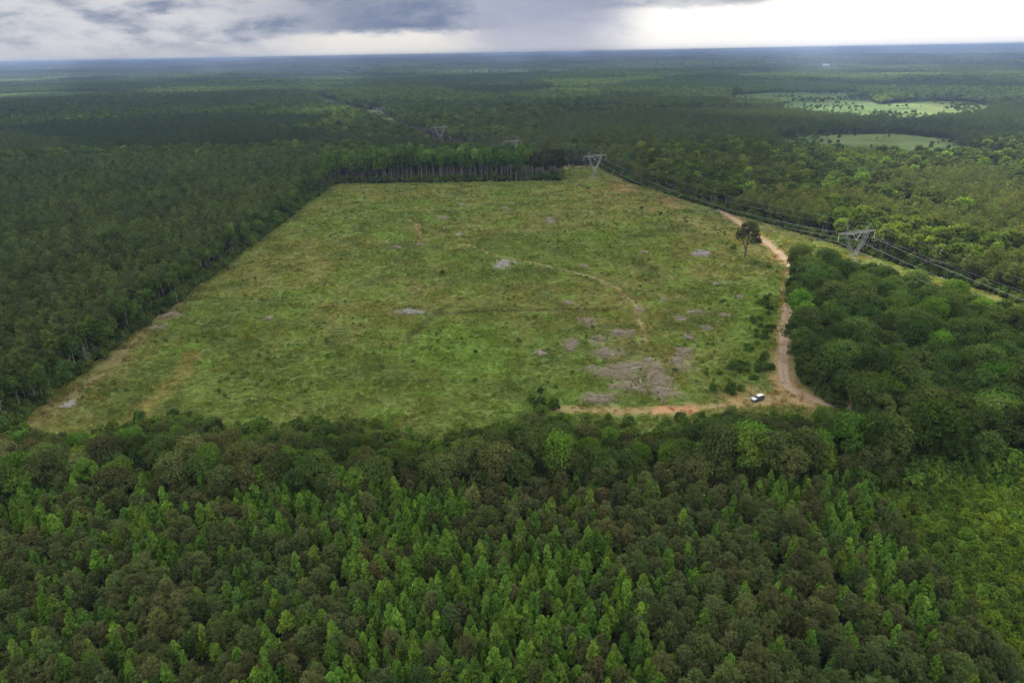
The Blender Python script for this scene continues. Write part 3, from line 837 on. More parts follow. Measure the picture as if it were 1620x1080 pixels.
k = inside(x, y, R2) & (dist_line(x, y, ROAD) > 2.0) & (np.hypot(x - 166, y - 334) > 13)
x, y = x[k], y[k]; n = len(x)
sc = rng.uniform(.72, 1.08, n) * np.where(y < 205, .95, .88)
S = np.stack([sc * rng.uniform(.95, 1.15, n), sc * rng.uniform(.95, 1.15, n), sc], 1)
T = tints(n, (.040, .074, .026), (.066, .100, .034), rng)
li = rng.random(n) < .10; T[li] = tints(li.sum(), (.066, .14, .026), (.08, .15, .03), rng)
hard.add(x, y, S, T, rng.integers(0, 6, n), 'block')
yr = np.arange(288, 348, 4.2); n = len(yr)
xr = np.interp(yr, [283, 320, 354], [116, 132, 146]) + rng.uniform(1.9, 2.8, n)
sc = rng.uniform(.72, .92, n)
hard.add(xr, yr, np.stack([sc, sc, sc], 1), tints(n, (.036, .064, .022), (.055, .080, .030), rng), rng.integers(0, 6, n), 'block')
x, y = jgrid(82, 250, 157, 200, 5.0, rng)
k = ((y < 186 - (x - 82) * .02) | (x > 118)) & ~inside(x, y, R2) & (x > 84) & (y > 158) & (dist_line(x, y, ROAD) > 5)
x, y = x[k], y[k]; n = len(x)
sc = rng.uniform(.70, 1.05, n)
S = np.stack([sc, sc, sc * rng.uniform(.95, 1.2, n)], 1)
T = tints(n, (.040, .070, .024), (.060, .090, .030), rng)
li = rng.random(n) < .30; T[li] = tints(li.sum(), (.062, .125, .026), (.074, .135, .03), rng)
hard.add(x, y, S, T, rng.integers(0, 6, n), 'corner')
pe = P([(40, 640), (70, 612), (85, 608), (105, 600), (130, 585), (160, 560), (175, 550), (205, 525), (225, 505), (300, 455), (372, 400), (385, 392), (405, 378), (430, 356), (448, 345), (470, 330)])
n = len(pe); xr = np.array([-159.0 + rng.normal(0, 1.5) for _ in pe]); yr = np.array([q[1] for q in pe])
sc = rng.uniform(.5, .78, n)
hard.add(xr, yr, np.stack([sc * 1.1, sc * 1.1, sc], 1), tints(n, (.052, .090, .032), (.070, .120, .036), rng), rng.integers(0, 6, n), 'pine edge')
hard.done()
PH = np.array([16, 18, 14, 17, 19, 13.]); PR = np.array([4.6, 5.4, 3.9, 4.2, 6.0, 4.4])
for _ in range(3):                                  # trees that would stand before the road bend, car or track stay lower
    hh_ = PH[hard.p] * hard.s[:, 2]; rr_ = PR[hard.p] * hard.s[:, 0]
    tx, ty = w2p(hard.x, hard.y, hh_); lx, _y = w2p(hard.x - rr_, hard.y, hh_ * .8); rx, _y = w2p(hard.x + rr_, hard.y, hh_ * .8)
    lim = np.zeros(len(hard.x))
    for (a0, a1, b0) in ((1228, 1322, 652), (1178, 1228, 650), (880, 1078, 668)): lim = np.maximum(lim, np.where((rx > a0) & (lx < a1) & (hard.y < 199), b0, 0))
    bad = (lim > 0) & (ty < lim)
    hard.s[bad] *= .78
drop_ = bad & (hard.s[:, 2] < .16)
for q in ('x', 'y', 's', 't', 'p', 'z', 'zone'): setattr(hard, q, getattr(hard, q)[~drop_])
mk = largest(hard, 300, 10)
ZL = {'pine edge': 'on the edge of the dark pine forest', 'belt': 'in the belt behind the plantation', 'block': 'in the roadside wood', 'corner': 'in the wood behind the low scrub'}
for i in np.nonzero(mk)[0]:
    lite = hard.t[i, 1] > .105; gr = hard.t[i, 0] > hard.t[i, 1] * .8
    zs = hard.s[i, 2]; size = 'tall' if zs > .85 else ('mid-sized' if zs > .42 else 'shrubby low')
    plant('broadleaf_tree', HARD_N[hard.p[i]], hard.x[i], hard.y[i], 0, rng.uniform(0, 6.28), hard.s[i], hard.t[i],
          size + ' ' + ('lime green' if lite else 'greyish green' if gr else 'dark green') + ' broadleaf tree ' + ZL[hard.zone[i]] + (', right at the road' if hard.zone[i] == 'block' and float(dist_line(hard.x[i:i + 1], hard.y[i:i + 1], ROAD)[0]) < 9 else ', next to the power line' if hard.zone[i] == 'block' and float(dist_line(hard.x[i:i + 1], hard.y[i:i + 1], TOWERS)[0]) < 36 else ', facing the clearing' if hard.zone[i] == 'belt' and hard.y[i] > 175 else ''), 'tree', 'broadleaf trees ' + ZL[hard.zone[i]])
r = ~mk
scatter('broadleaf_wood', 'further dark broadleaf crowns of the woods round the clearing', 'wood', HARD_N, hard.x[r], hard.y[r], hard.z[r], rng.uniform(0, 6.28, r.sum()), hard.s[r], hard.t[r], hard.p[r])

# --- tall hardwoods with bare trunks along the far side and the left side of the clearing
tall = Pool()
x, y = jgrid(-168, 50, 644, 700, 4.6, rng)
k = (y < 692)
x, y = x[k], y[k]; n = len(x)
drop = np.where(x > 22, .78, 1.0) * np.where(x < -128, .85, 1.0)
S = sxyz(n, .82, 1.12, rng) * drop[:, None]
T = tints(n, (.068, .125, .032), (.048, .086, .028), rng)
T[x > 20] = tints((x > 20).sum(), (.032, .042, .022), (.04, .05, .025), rng)
tall.add(x, y, S, T, rng.integers(0, 4, n), 'far')
yy = np.arange(186, 640, 4.2); n = len(yy)
x = -159.5 + rng.normal(0, 1.5, n); yy = yy + rng.normal(0, 1, n)
S = sxyz(n, .42, .70, rng); S[:, :2] *= 1.1
T = tints(n, (.046, .080, .028), (.070, .112, .036), rng)
tall.add(x, yy, S, T, rng.integers(0, 4, n), 'left')
tall.done()
mk = largest(tall, 300, 14)
for i in np.nonzero(mk)[0]:
    left = tall.zone[i] == 'left'; lite = tall.t[i, 1] > .10
    plant('tall_broadleaf_tree', TALL_M[tall.p[i]], tall.x[i], tall.y[i], 0, rng.uniform(0, 6.28), tall.s[i], tall.t[i],
          ('fresh green' if lite else 'dark green') + (' slim tree on the edge of the dark pine forest' if left else ' tall bare-trunked tree at the far clearing edge' + (', front row' if tall.y[i] < 650 else ', behind the front row')),
          'tree', 'slim trees along the dark pine forest' if left else 'tall trees at the far end of the clearing')
r = ~mk
if r.sum():
    scatter('tall_broadleaf_wood', 'further tall broadleaf trees behind the far end of the clearing', 'wood', TALL_M, tall.x[r], tall.y[r], tall.z[r], rng.uniform(0, 6.28, r.sum()), tall.s[r], tall.t[r], tall.p[r])

# --- undergrowth along the feet of the forest edges
xs, ys = [], []
yy = np.arange(184, 642, .55); xs.append(-158.2 + rng.normal(0, 1.6, len(yy))); ys.append(yy)
xx = np.arange(-158, 47, .8); xs.append(xx); ys.append(645.5 + rng.normal(0, 2.2, len(xx)))
yy = np.arange(200, 720, .7); xs.append(np.interp(yy, [q[1] for q in R1E], [q[0] for q in R1E]) + 3 + rng.normal(0, 1.8, len(yy))); ys.append(yy)
yy = np.arange(200, 346, .6); xs.append(np.interp(yy, [196, 222, 252, 280, 316, 347], [101, 98.5, 110, 121, 136, 150]) + np.abs(rng.normal(0, 2.0, len(yy)))); ys.append(yy)
x, y = np.concatenate(xs), np.concatenate(ys); n = len(x)
far_e = y > 640
S = sxyz(n, .6, 2.0, rng) * np.where(far_e, 1.3, 1.0)[:, None]
scatter('edge_undergrowth', 'dark bushes at the feet of the forest edges', 'undergrowth', BUSH_N, x, y, np.zeros(n), rng.uniform(0, 6.28, n), S, tints(n, (.048, .080, .030), (.072, .112, .036), rng), rng.integers(0, 4, n))

# --- the forest all round, to the horizon
def open_land(x, y):
    o_ = in_field(x, y) | corridor(x, y)
    for md_ in MEAD: o_ |= inside(x, y, md_)
    return o_
def built(x, y):
    """ground already planted above"""
    return ((x > -157) & (y < 196) & (x < 240)) | inside(x, y, R2) | ((x > -168) & (x < 50) & (y > 640) & (y < 694)) | ((x > -162) & (x < -150) & (y < 645))
def stands(x, y, size, seed):
    """patchwork of forest stands: id-based random numbers per stand"""
    x = x + (fbm(x, y, size * .5, 2, 3.) - .5) * size * .5; y = y * .8 + (fbm(x, y, size * .5, 2, 8.) - .5) * size * .5
    cx, cy = np.floor(x / size).astype(int), np.floor(y / size).astype(int)
    best = np.full(len(x), 1e18); out = np.zeros((len(x), 3))
    t1 = np.random.default_rng(seed).random((64, 64, 5))
    for i in (-1, 0, 1):
        for j in (-1, 0, 1):
            c = t1[(cx + i) & 63, (cy + j) & 63]
            d = (x - (cx + i + c[:, 0]) * size) ** 2 + (y - (cy + j + c[:, 1]) * size) ** 2
            k = d < best; best[k] = d[k]; out[k] = c[k, 2:]
    return out
# left pine forest
x, y = jgrid(-900, -160, 120, 770, 2.7, rng)
e = 742 + (fbm(x, x * 0, 90, 2) - .5) * 60
k = (y < e) & ~built(x, y)
x, y = x[k], y[k]; n = len(x)
far_ = sstep(np.hypot(x, y), 300, 800)
S = sxyz(n, .78, 1.08, rng) * np.array([.86, .86, 1.0])
T = tints(n, (.049, .071, .036), (.066, .092, .042), rng, np.clip(fbm(x, y, 60, 3) * 2 - .5, 0, 1), .28)
scatter('dark_pine_forest', 'dense dark pine forest left of the clearing', 'pine forest', PINE_M, x, y, np.zeros(n), rng.uniform(0, 6.28, n), S, T, rng.integers(0, 5, n))
# right pine forest behind the power line
def r1(x, y):
    xe = np.interp(y, [q[1] for q in R1E] + [760, 1000], [q[0] for q in R1E] + [60, -60])
    return x > xe + 3
x, y = jgrid(60, 900, 150, 800, 3.9, rng)
k = r1(x, y) & ~open_land(x, y) & ~built(x, y)
x, y = x[k], y[k]; n = len(x)
hw = fbm(x, y, 55, 3, 8.) + .16 * sstep(y, 560, 640) - .10 * sstep(x, 180, 300) * (y < 520)
ish = hw > .56
pn = ~ish; n = pn.sum()
scatter('olive_pine_forest', 'olive pine forest behind the power line', 'pine forest', PINE_M, x[pn], y[pn], np.zeros(n), rng.uniform(0, 6.28, n),
        sxyz(n, .72, 1.08, rng), tints(n, (.088, .104, .038), (.060, .082, .034), rng, np.clip(fbm(x[pn], y[pn], 40, 3, 2.) * 2.2 - .6, 0, 1)), rng.integers(0, 5, n))
hh = ish & (rng.random(len(x)) < .42); n = hh.sum()
T = tints(n, (.046, .072, .022), (.062, .085, .028), rng); li = rng.random(n) < .22; T[li] = tints(li.sum(), (.085, .145, .03), (.10, .15, .032), rng)
scatter('mixed_wood', 'rounded broadleaf crowns mixed into the forest behind the power line', 'wood', HARD_M, x[hh], y[hh], np.zeros(n), rng.uniform(0, 6.28, n), sxyz(n, .65, 1.0, rng), T, rng.integers(0, 5, n))
# middle distance
x, y = jgrid(-1250, 1250, 640, 1350, 5.6, rng)
k = ~open_land(x, y) & ~built(x, y) & ~((x > 60) & (y < 800) & r1(x, y)) & ~((x < -160) & (y < 742 + (fbm(x, x * 0, 90, 2) - .5) * 60))
x, y = x[k], y[k]; n = len(x); z = terrain(x, y)
f1 = fbm(x, y, 210, 3, 4.)
st = stands(x, y, 260, 5)
hwn = (st[:, 0] > .55) | ((y > 735) & (y < 850) & (x < -150)) | ((x > -160) & (x < 60) & (y < 730))
T = tints(n, (.046, .074, .030), (.066, .098, .034), rng)
li = rng.random(n) < .05; T[li] *= 1.5
def sun_patch_tint(x, y, T, n):
    q = inside(x, y, P([(400, 200), (470, 178), (540, 178), (580, 195), (560, 215), (440, 212)]))
    T[q] *= np.array([1.35, 1.35, 1.1])  # sun patch painted into the crown tints
    return T
T = sun_patch_tint(x, y, T, n)
a_ = hwn & (rng.random(n) < .75)
scatter('broadleaf_forest', 'rounded crowns of the broadleaf forest beyond the clearing', 'forest', HARD_M, x[a_], y[a_], z[a_], rng.uniform(0, 6.28, a_.sum()), sxyz(a_.sum(), .65, 1.0, rng), T[a_], rng.integers(0, 5, a_.sum()))
a_ = ~hwn
T = tints(n, (.036, .056, .032), (.062, .084, .040), rng, st[:, 1], .14)
scatter('conifer_forest', 'even pine stands beyond the clearing', 'forest', PINE_M, x[a_], y[a_], z[a_], rng.uniform(0, 6.28, a_.sum()), sxyz(a_.sum(), .85, 1.15, rng) * 1.12 * (.6 + .5 * st[a_, 2])[:, None] ** np.array([.3, .3, 1]), T[a_], rng.integers(0, 5, a_.sum()))
# scattered bushes on the far meadows
xs, ys = [], []
for md_ in MEAD:
    q = np.array(md_); lo, hi = q.min(0), q.max(0)
    x, y = jgrid(lo[0], hi[0], lo[1], hi[1], 9.0, rng)
    k = inside(x, y, md_) & (rng.random(len(x)) < sstep(fbm(x, y, 70, 3, 61.), .40, .80)); xs.append(x[k]); ys.append(y[k])
x, y = np.concatenate(xs), np.concatenate(ys); n = len(x)
scatter('meadow_scrub', 'patchy bushes on the far lit meadows', 'scrub', HARD_M, x, y, terrain(x, y), rng.uniform(0, 6.28, n), sxyz(n, .18, .55, rng), tints(n, (.044, .070, .030), (.070, .100, .036), rng), rng.integers(0, 5, n))
# far
xs, ys = [], []
for (y0, y1, sp) in ((1350, 2200, 8.0), (2200, 3200, 10.5), (3200, 4600, 14.0)):
    x, y = jgrid(-.8 * y1, .8 * y1, y0, y1, sp, rng); xs.append(x); ys.append(y)
sp = np.concatenate([np.full(len(a), q) for a, q in zip(xs, (1., 1.25, 1.6))])
x, y = np.concatenate(xs), np.concatenate(ys)
k = ~open_land(x, y); x, y, sp = x[k], y[k], sp[k]; n = len(x)
f1 = fbm(x, y, 420, 4, 4.); f2 = fbm(x, y, 900, 3, 12.)
st = stands(x, y, 420, 9)
gap_ = st[:, 2] > .93
hwn = st[:, 0] > .55
T = np.where(hwn[:, None], tints(n, (.042, .070, .032), (.074, .112, .042), rng, st[:, 1], .22), tints(n, (.038, .060, .034), (.066, .092, .044), rng, st[:, 1], .14))
T *= (.72 + .75 * stands(x, y, 700, 29)[:, 0] ** 1.5)[:, None]
T = sun_patch_tint(x, y, T, n)
q = inside(x, y, P([(805, 152), (860, 150), (950, 153), (950, 165), (860, 167), (810, 164)])); T[q] *= 1.5  # a smaller sun patch, also put into the tree colour
hs = np.where(gap_, .22, np.where(hwn, 1.0, .55 + .55 * st[:, 2]))
S = np.stack([sp * rng.uniform(.85, 1.15, n), sp * rng.uniform(.85, 1.15, n), hs * rng.uniform(.8, 1.2, n)], 1)
T[gap_] *= 1.7
pid = np.where(hwn, rng.integers(0, 4, n), 4 + rng.integers(0, 3, n))
scatter('far_forest', 'unbroken forest stretching away towards the horizon', 'forest', FAR + FARP, x, y, terrain(x, y), rng.uniform(0, 6.28, n), S, T, pid)
xs, ys, ss = [], [], []
for (y0, y1, sp) in ((4550, 8000, 78), (8000, 15000, 130), (15000, 34000, 260)):
    x, y = jgrid(-.8 * y1, .8 * y1, y0, y1, sp, rng); xs.append(x); ys.append(y); ss.append(np.full(len(x), sp / 78))
x, y, sp = np.concatenate(xs), np.concatenate(ys), np.concatenate(ss); n = len(x)
f1 = stands(x, y, 900, 13)[:, 1]
k = stands(x, y, 1100, 17)[:, 0] < .93
T = tints(n, (.036, .058, .034), (.066, .094, .048), rng, f1, .16)
T *= (.65 + .9 * stands(x, y, 1500, 31)[:, 0] ** 1.5)[:, None]
S = np.stack([sp, sp, rng.uniform(.75, 1.2, n) * (.6 + .9 * f1)], 1)
scatter('horizon_forest', 'blue-hazed forest along the horizon', 'forest', PATCH, x[k], y[k], terrain(x[k], y[k]), rng.uniform(0, 6.28, k.sum()), S[k], T[k], rng.integers(0, 4, k.sum()))


# ================================================================== growth on the clearing
rng = rg(500)
xs, ys, ss = [], [], []
for (y0, y1, sp, k) in ((160, 300, 1.15, 1.0), (300, 440, 1.45, 1.15), (440, 724, 1.9, 1.4)):
    x, y = jgrid(-157, 262, y0, y1, sp, rng); xs.append(x); ys.append(y); ss.append(np.full(len(x), k))
x, y, ss = np.concatenate(xs), np.concatenate(ys), np.concatenate(ss)
k = in_field(x, y) & (x > -156) & ((y > front(x) - 4) | (x > 96)) & ~inside(x, y, R2)
x, y, ss = x[k], y[k], ss[k]
soil = soil_mask(x, y); deb = debris_mask(x, y)
dens = .50 + .55 * fbm(x, y, 9, 3, 13.)
k = rng.random(len(x)) < np.where(soil, .07, np.where(deb, .36, dens))
x, y, ss = x[k], y[k], ss[k]; n = len(x)
C = field_colour(x, y) * 1.3
hgt = .45 + 1.0 * sstep(fbm(x, y, 7, 3, 17.), .38, .72)
S = np.stack([ss * rng.uniform(.7, 1.25, n), ss * rng.uniform(.7, 1.25, n), ss * hgt * rng.uniform(.7, 1.3, n)], 1)
T = np.clip(C * (1 + rng.normal(0, .20, (n, 1))) * (1 + rng.normal(0, .06, (n, 3))), .012, .35)
scatter('weeds', 'tangled green weeds and grass covering the clearing', 'weeds', WEED, x, y, np.zeros(n), rng.uniform(0, 6.28, n), S, T, rng.integers(0, 4, n))
# regrowing saplings, too many to count
x, y = jgrid(-154, 255, 170, 720, 3.0, rng)
f = fbm(x, y, 16, 3, 23.)
k = in_field(x, y) & (y > front(x) - 2) & ~soil_mask(x, y) & ~inside(x, y, R2) & (rng.random(len(x)) < sstep(f, .50, .78) * .28) & (np.hypot(x - 79, y - 205) > 8)
x, y = x[k], y[k]; n = len(x)
scatter('regrowth', 'small dark green saplings sprouting across the clearing', 'saplings', BUSH_N, x, y, np.zeros(n), rng.uniform(0, 6.28, n), sxyz(n, .28, .62, rng),
        tints(n, (.062, .115, .028), (.085, .140, .032), rng), rng.integers(0, 4, n))

# shrubs where the belt thins out into the clearing
x, y = jgrid(-157, 96, 168, 205, 1.9, rng)
d_ = y - front(x) + (fbm(x, y, 8, 3, 81.) - .5) * 18
k = (d_ > -8) & (d_ < 9) & (rng.random(len(x)) < .75 - .06 * np.abs(d_)) & ~soil_mask(x, y) & (np.hypot(x - 79, y - 205) > 8) & (dist_line(x, y, ROAD) > 4) & ~((x > 18) & (y > 193))
x, y = x[k], y[k]; n = len(x)
scatter('shrub_fringe', 'mixed green shrubs fringing the near side of the clearing', 'shrubs', BUSH_N, x, y, np.zeros(n), rng.uniform(0, 6.28, n), sxyz(n, .5, 1.35, rng),
        tints(n, (.060, .098, .034), (.092, .150, .034), rng), rng.integers(0, 4, n))

# bushes that stand out
spots = []
for cx, cy, rx, ry, n in ((1205, 545, 26, 60, 34), (1175, 590, 40, 18, 12), (1215, 490, 18, 20, 8), (865, 640, 28, 14, 14), (1160, 620, 30, 6, 5), (960, 690, 40, 14, 8), (1240, 668, 40, 6, 8)):
    for i in range(n):
        spots.append((*g(cx + rng.normal(0, .5) * rx, cy + rng.normal(0, .5) * ry), .65 + .5 * rng.random(), 'beside the dirt road' if cx > 1100 else 'at the end of the orange dirt track'))
for (px_, py_) in ((905, 264), (913, 263), (925, 264), (700, 290), (1085, 352), (1015, 332), (1045, 340), (1160, 398), (1195, 418), (1215, 424), (930, 300), (700, 435)):
    spots.append((*g(px_, py_), .8 + .6 * rng.random(), 'alone in the open growth of the clearing'))
for (x, y, s_, where) in spots:
    if float(dist_line(np.array([x]), np.array([y]), ROAD)[0]) < 3.6 or math.hypot(x - 78.5, y - 205) < 5: continue
    t_ = tints(1, (.040, .078, .022), (.062, .110, .026), rng)[0]
    plant('bush', BUSH_N[int(rng.integers(0, 4))], x, y, 0, rng.uniform(0, 6.28), (s_, s_, s_ * .95), t_,
          ('fresh' if t_[1] > .095 else 'dark') + ' green leafy bush standing ' + where, 'bush', 'bushes ' + where)

# ------------------------------------------------------------------ brush piles and dead wood
def sticks(n, w, d, rng, lmin=.7, lmax=2.8, zmax=.7, rmax=.075):
    mb = MB()
    sub = [(rng.normal(0, .55) * w, rng.normal(0, .55) * d, rng.uniform(.25, .6)) for _ in range(6)]
    for i in range(n):
        q = min(1.7, abs(rng.normal(0, .62))); a = rng.uniform(0, 6.283)
        q *= 1 + .3 * math.sin(2 * a + w) + .25 * math.sin(5 * a + d * 3)
        sb = sub[int(rng.integers(0, 6))]
        c = np.array([sb[0] + math.cos(a) * q * w * sb[2] * 1.3, sb[1] + math.sin(a) * q * d * sb[2] * 1.3, rng.uniform(.05, zmax) * max(.25, 1 - q * .6)])
        b_ = rng.uniform(0, 6.283); t_ = rng.normal(0, .22)
        L = rng.uniform(lmin, lmax) * .5
        dv = np.array([math.cos(b_), math.sin(b_), t_]) * L
        if c[2] - abs(dv[2]) < .03: c[2] = abs(dv[2]) + .03
        r_ = rng.uniform(.025, rmax)
        mid = c + rng.normal(0, .10, 3) * L
        mb.tube([c - dv, mid, c + dv], [r_, r_ * .85, r_ * .35], 4)
    return mb
def logs(n, w, d, rng):
    mb = MB()
    for i in range(n):
        c = np.array([rng.uniform(-.6, .6) * w, rng.uniform(-.6, .6) * d, rng.uniform(.2, .7)]); b_ = rng.uniform(0, 6.283); L = rng.uniform(1.0, 2.4)
        dv = np.array([math.cos(b_) * L, math.sin(b_) * L, rng.normal(0, .15)]); r_ = rng.uniform(.10, .19)
        mb.tube([c - dv, c + rng.normal(0, .1, 3), c + dv], [r_, r_ * .9, r_ * .6], 6, True)
    return mb
for (x, y, w, d, bl) in DEBRIS:
    area = w * d * 3.1; big = area > 45; pale = bl > .55
    lab = ('wide ' if big else 'small ') + ('heap of bleached white broken wood' if pale else 'grey heap with white logs' if bl >= .3 else 'grey brush heap') + ' lying in the clearing' + \
          (' close to the orange dirt track' if y < 260 and x > 0 else ' near the lone tree' if math.hypot(x - 127, y - 375) < 35 else ' by the dark pine forest' if x < -120 else ' far from any track' if y > 430 else ' amid green weeds')
    e = empty('brush_pile', (x, y, 0)); tag(e, lab, 'brush pile', 'brush piles in the clearing')
    o = sticks(int(min(520, 20 + area * 6.5)), w, d, rng, zmax=1.3).build('branches', M_BLEACH if pale else M_DEAD, e); tag(o, kind='stuff')
    k = int(1 + bl * 7)
    o = logs(k, w, d, rng).build('logs', M_BLEACH, e); tag(o, kind='stuff')

def dead_tree(h, rng, k=16, r0=.14, spread=.32):
    mb = MB()
    zs = np.linspace(-.3, h, 6); off = np.cumsum(rng.normal(0, .03 * h / 3, (6, 2)), 0); off[0] = 0
    pts = np.column_stack([off, zs]); mb.tube(pts, r0 * np.array([1.2, 1, .85, .65, .45, .15]), 5)
    br = MB()
    for i in range(k):
        z = h * rng.uniform(.3, .95); a = rng.uniform(0, 6.283); q = h * spread * rng.uniform(.4, 1) * (1.2 - z / h)
        base = np.array([np.interp(z, zs, pts[:, 0]), np.interp(z, zs, pts[:, 1]), z])
        tip = base + np.array([math.cos(a) * q, math.sin(a) * q, q * rng.uniform(.5, 1.1)])
        mid = (base + tip) / 2 + rng.normal(0, .06 * q, 3)
        br.tube([base, mid, tip], r0 * np.array([.4, .26, .08]), 4)
        for j in range(2):
            t2 = mid + np.array([math.cos(a + rng.normal(0, .8)), math.sin(a + rng.normal(0, .8)), .8]) * q * .4
            br.tube([mid, t2], [r0 * .2, r0 * .06], 3)
    return mb, br
def put_dead(name, x, y, h, mat, label, group, k=16, r0=.14, spread=.32):
    e = empty(name, (x, y, 0), rng.uniform(0, 6.28)); tag(e, label, 'dead tree', group)
    t_, br = dead_tree(h, rng, k, r0, spread); t_.build('trunk', mat, e); br.build('branches', mat, e)
for (px_, py_, h) in ((8, 672, 11), (118, 596, 8), (140, 580, 9), (60, 640, 8), (255, 480, 8), (262, 475, 9), (275, 465, 8), (330, 428, 9), (340, 420, 9), (360, 405, 9), (395, 378, 9), (455, 335, 9)):
    x, y = g(px_, py_); put_dead('dead_tree', min(x, -155.5), y, h, M_PALE, ('tall' if h > 9 else 'short') + ' bare grey dead tree standing on the edge of the dark pine forest', 'dead trees on the forest edge', 20, .16, .36)
for (px_, py_, h) in ((785, 572, 3.6), (425, 512, 3), (716, 440, 4.5), (847, 462, 5), (860, 465, 4), (866, 362, 5), (878, 352, 5), (885, 342, 5), (870, 375, 5), (855, 368, 4), (893, 338, 4.5), (705, 365, 4), (690, 350, 4), (750, 310, 5), (715, 338, 4),
                   (833, 395, 4), (815, 400, 3.5), (845, 405, 4), (865, 400, 4.5), (700, 460, 4), (725, 300, 6), (690, 300, 6), (1120, 385, 3), (850, 545, 3), (950, 395, 3), (640, 570, 3), (380, 470, 3), (560, 600, 3), (1110, 540, 3)):
    x, y = g(px_, py_); put_dead('dead_sapling', x, y, h * .9, M_DEAD, 'leafless grey sapling standing dead ' + ('in the weeds by the brush heaps' if y < 330 else 'in the far half of the clearing' if y > 400 else 'in the middle of the clearing'), 'dead saplings in the clearing', 22, .07, .30)

# ------------------------------------------------------------------ the lone tree
x, y = g(1178, 408)
e = empty('lone_tree', (x, y, 0), 0); tag(e, 'lone dark leafy tree with tall forked trunk beside the dirt road', 'tree')
tr = MB()
tr.tube([(0, 0, -.4), (.1, 0, 2.5), (.3, .1, 5.5), (.7, .2, 8.5), (1.0, .3, 12), (1.2, .2, 16), (1.3, .1, 19)], [.62, .5, .45, .40, .30, .2, .06], 8)
tr.tube([(.15, 0, 4.2), (-1.0, .3, 7.5), (-2.0, .5, 11), (-2.6, .4, 15)], [.34, .28, .2, .06], 6)
tr.tube([(.6, .2, 7.2), (2.6, -.3, 8.6), (5.2, -.6, 9.6)], [.28, .2, .06], 6)
tr.tube([(.8, .2, 10), (3.0, 1.0, 13), (4.4, 1.4, 15.5)], [.24, .16, .05], 5)
tr.tube([(-1.6, .4, 9.6), (-4.0, -.6, 12), (-4.8, -1, 13.5)], [.18, .12, .04], 5)
o = tr.build('trunk', M_BARK, e, True)
cen = [(1.2, 0, 18.6), (-1.5, .8, 17.6), (3.4, .5, 17.2), (-3.6, -.4, 15.4), (4.6, 1.2, 14.6), (.6, 1.8, 16), (1.0, -1.9, 15.6), (-1.6, -1.4, 13.6), (-4.0, .8, 12.8), (3.0, -1.2, 12.6), (5.6, -.4, 10.2), (4.0, -.8, 9.2), (6.4, -.8, 9.2), (-2.8, 1.6, 11.4), (5.2, .2, 12.4), (-1.0, 2.2, 14.4), (2.6, 2.2, 14.2)]
v, f, rn = crown_round(20, 4.9, 9, len(cen), 250, .34, rg(601), .8, cen)
c = bpy.data.objects.new('crown', mesh_np('lone_crown', v, [f], [M_LEAF], fattr=rn)); COL.objects.link(c); c.parent = e; c['tint'] = (.042, .056, .026)

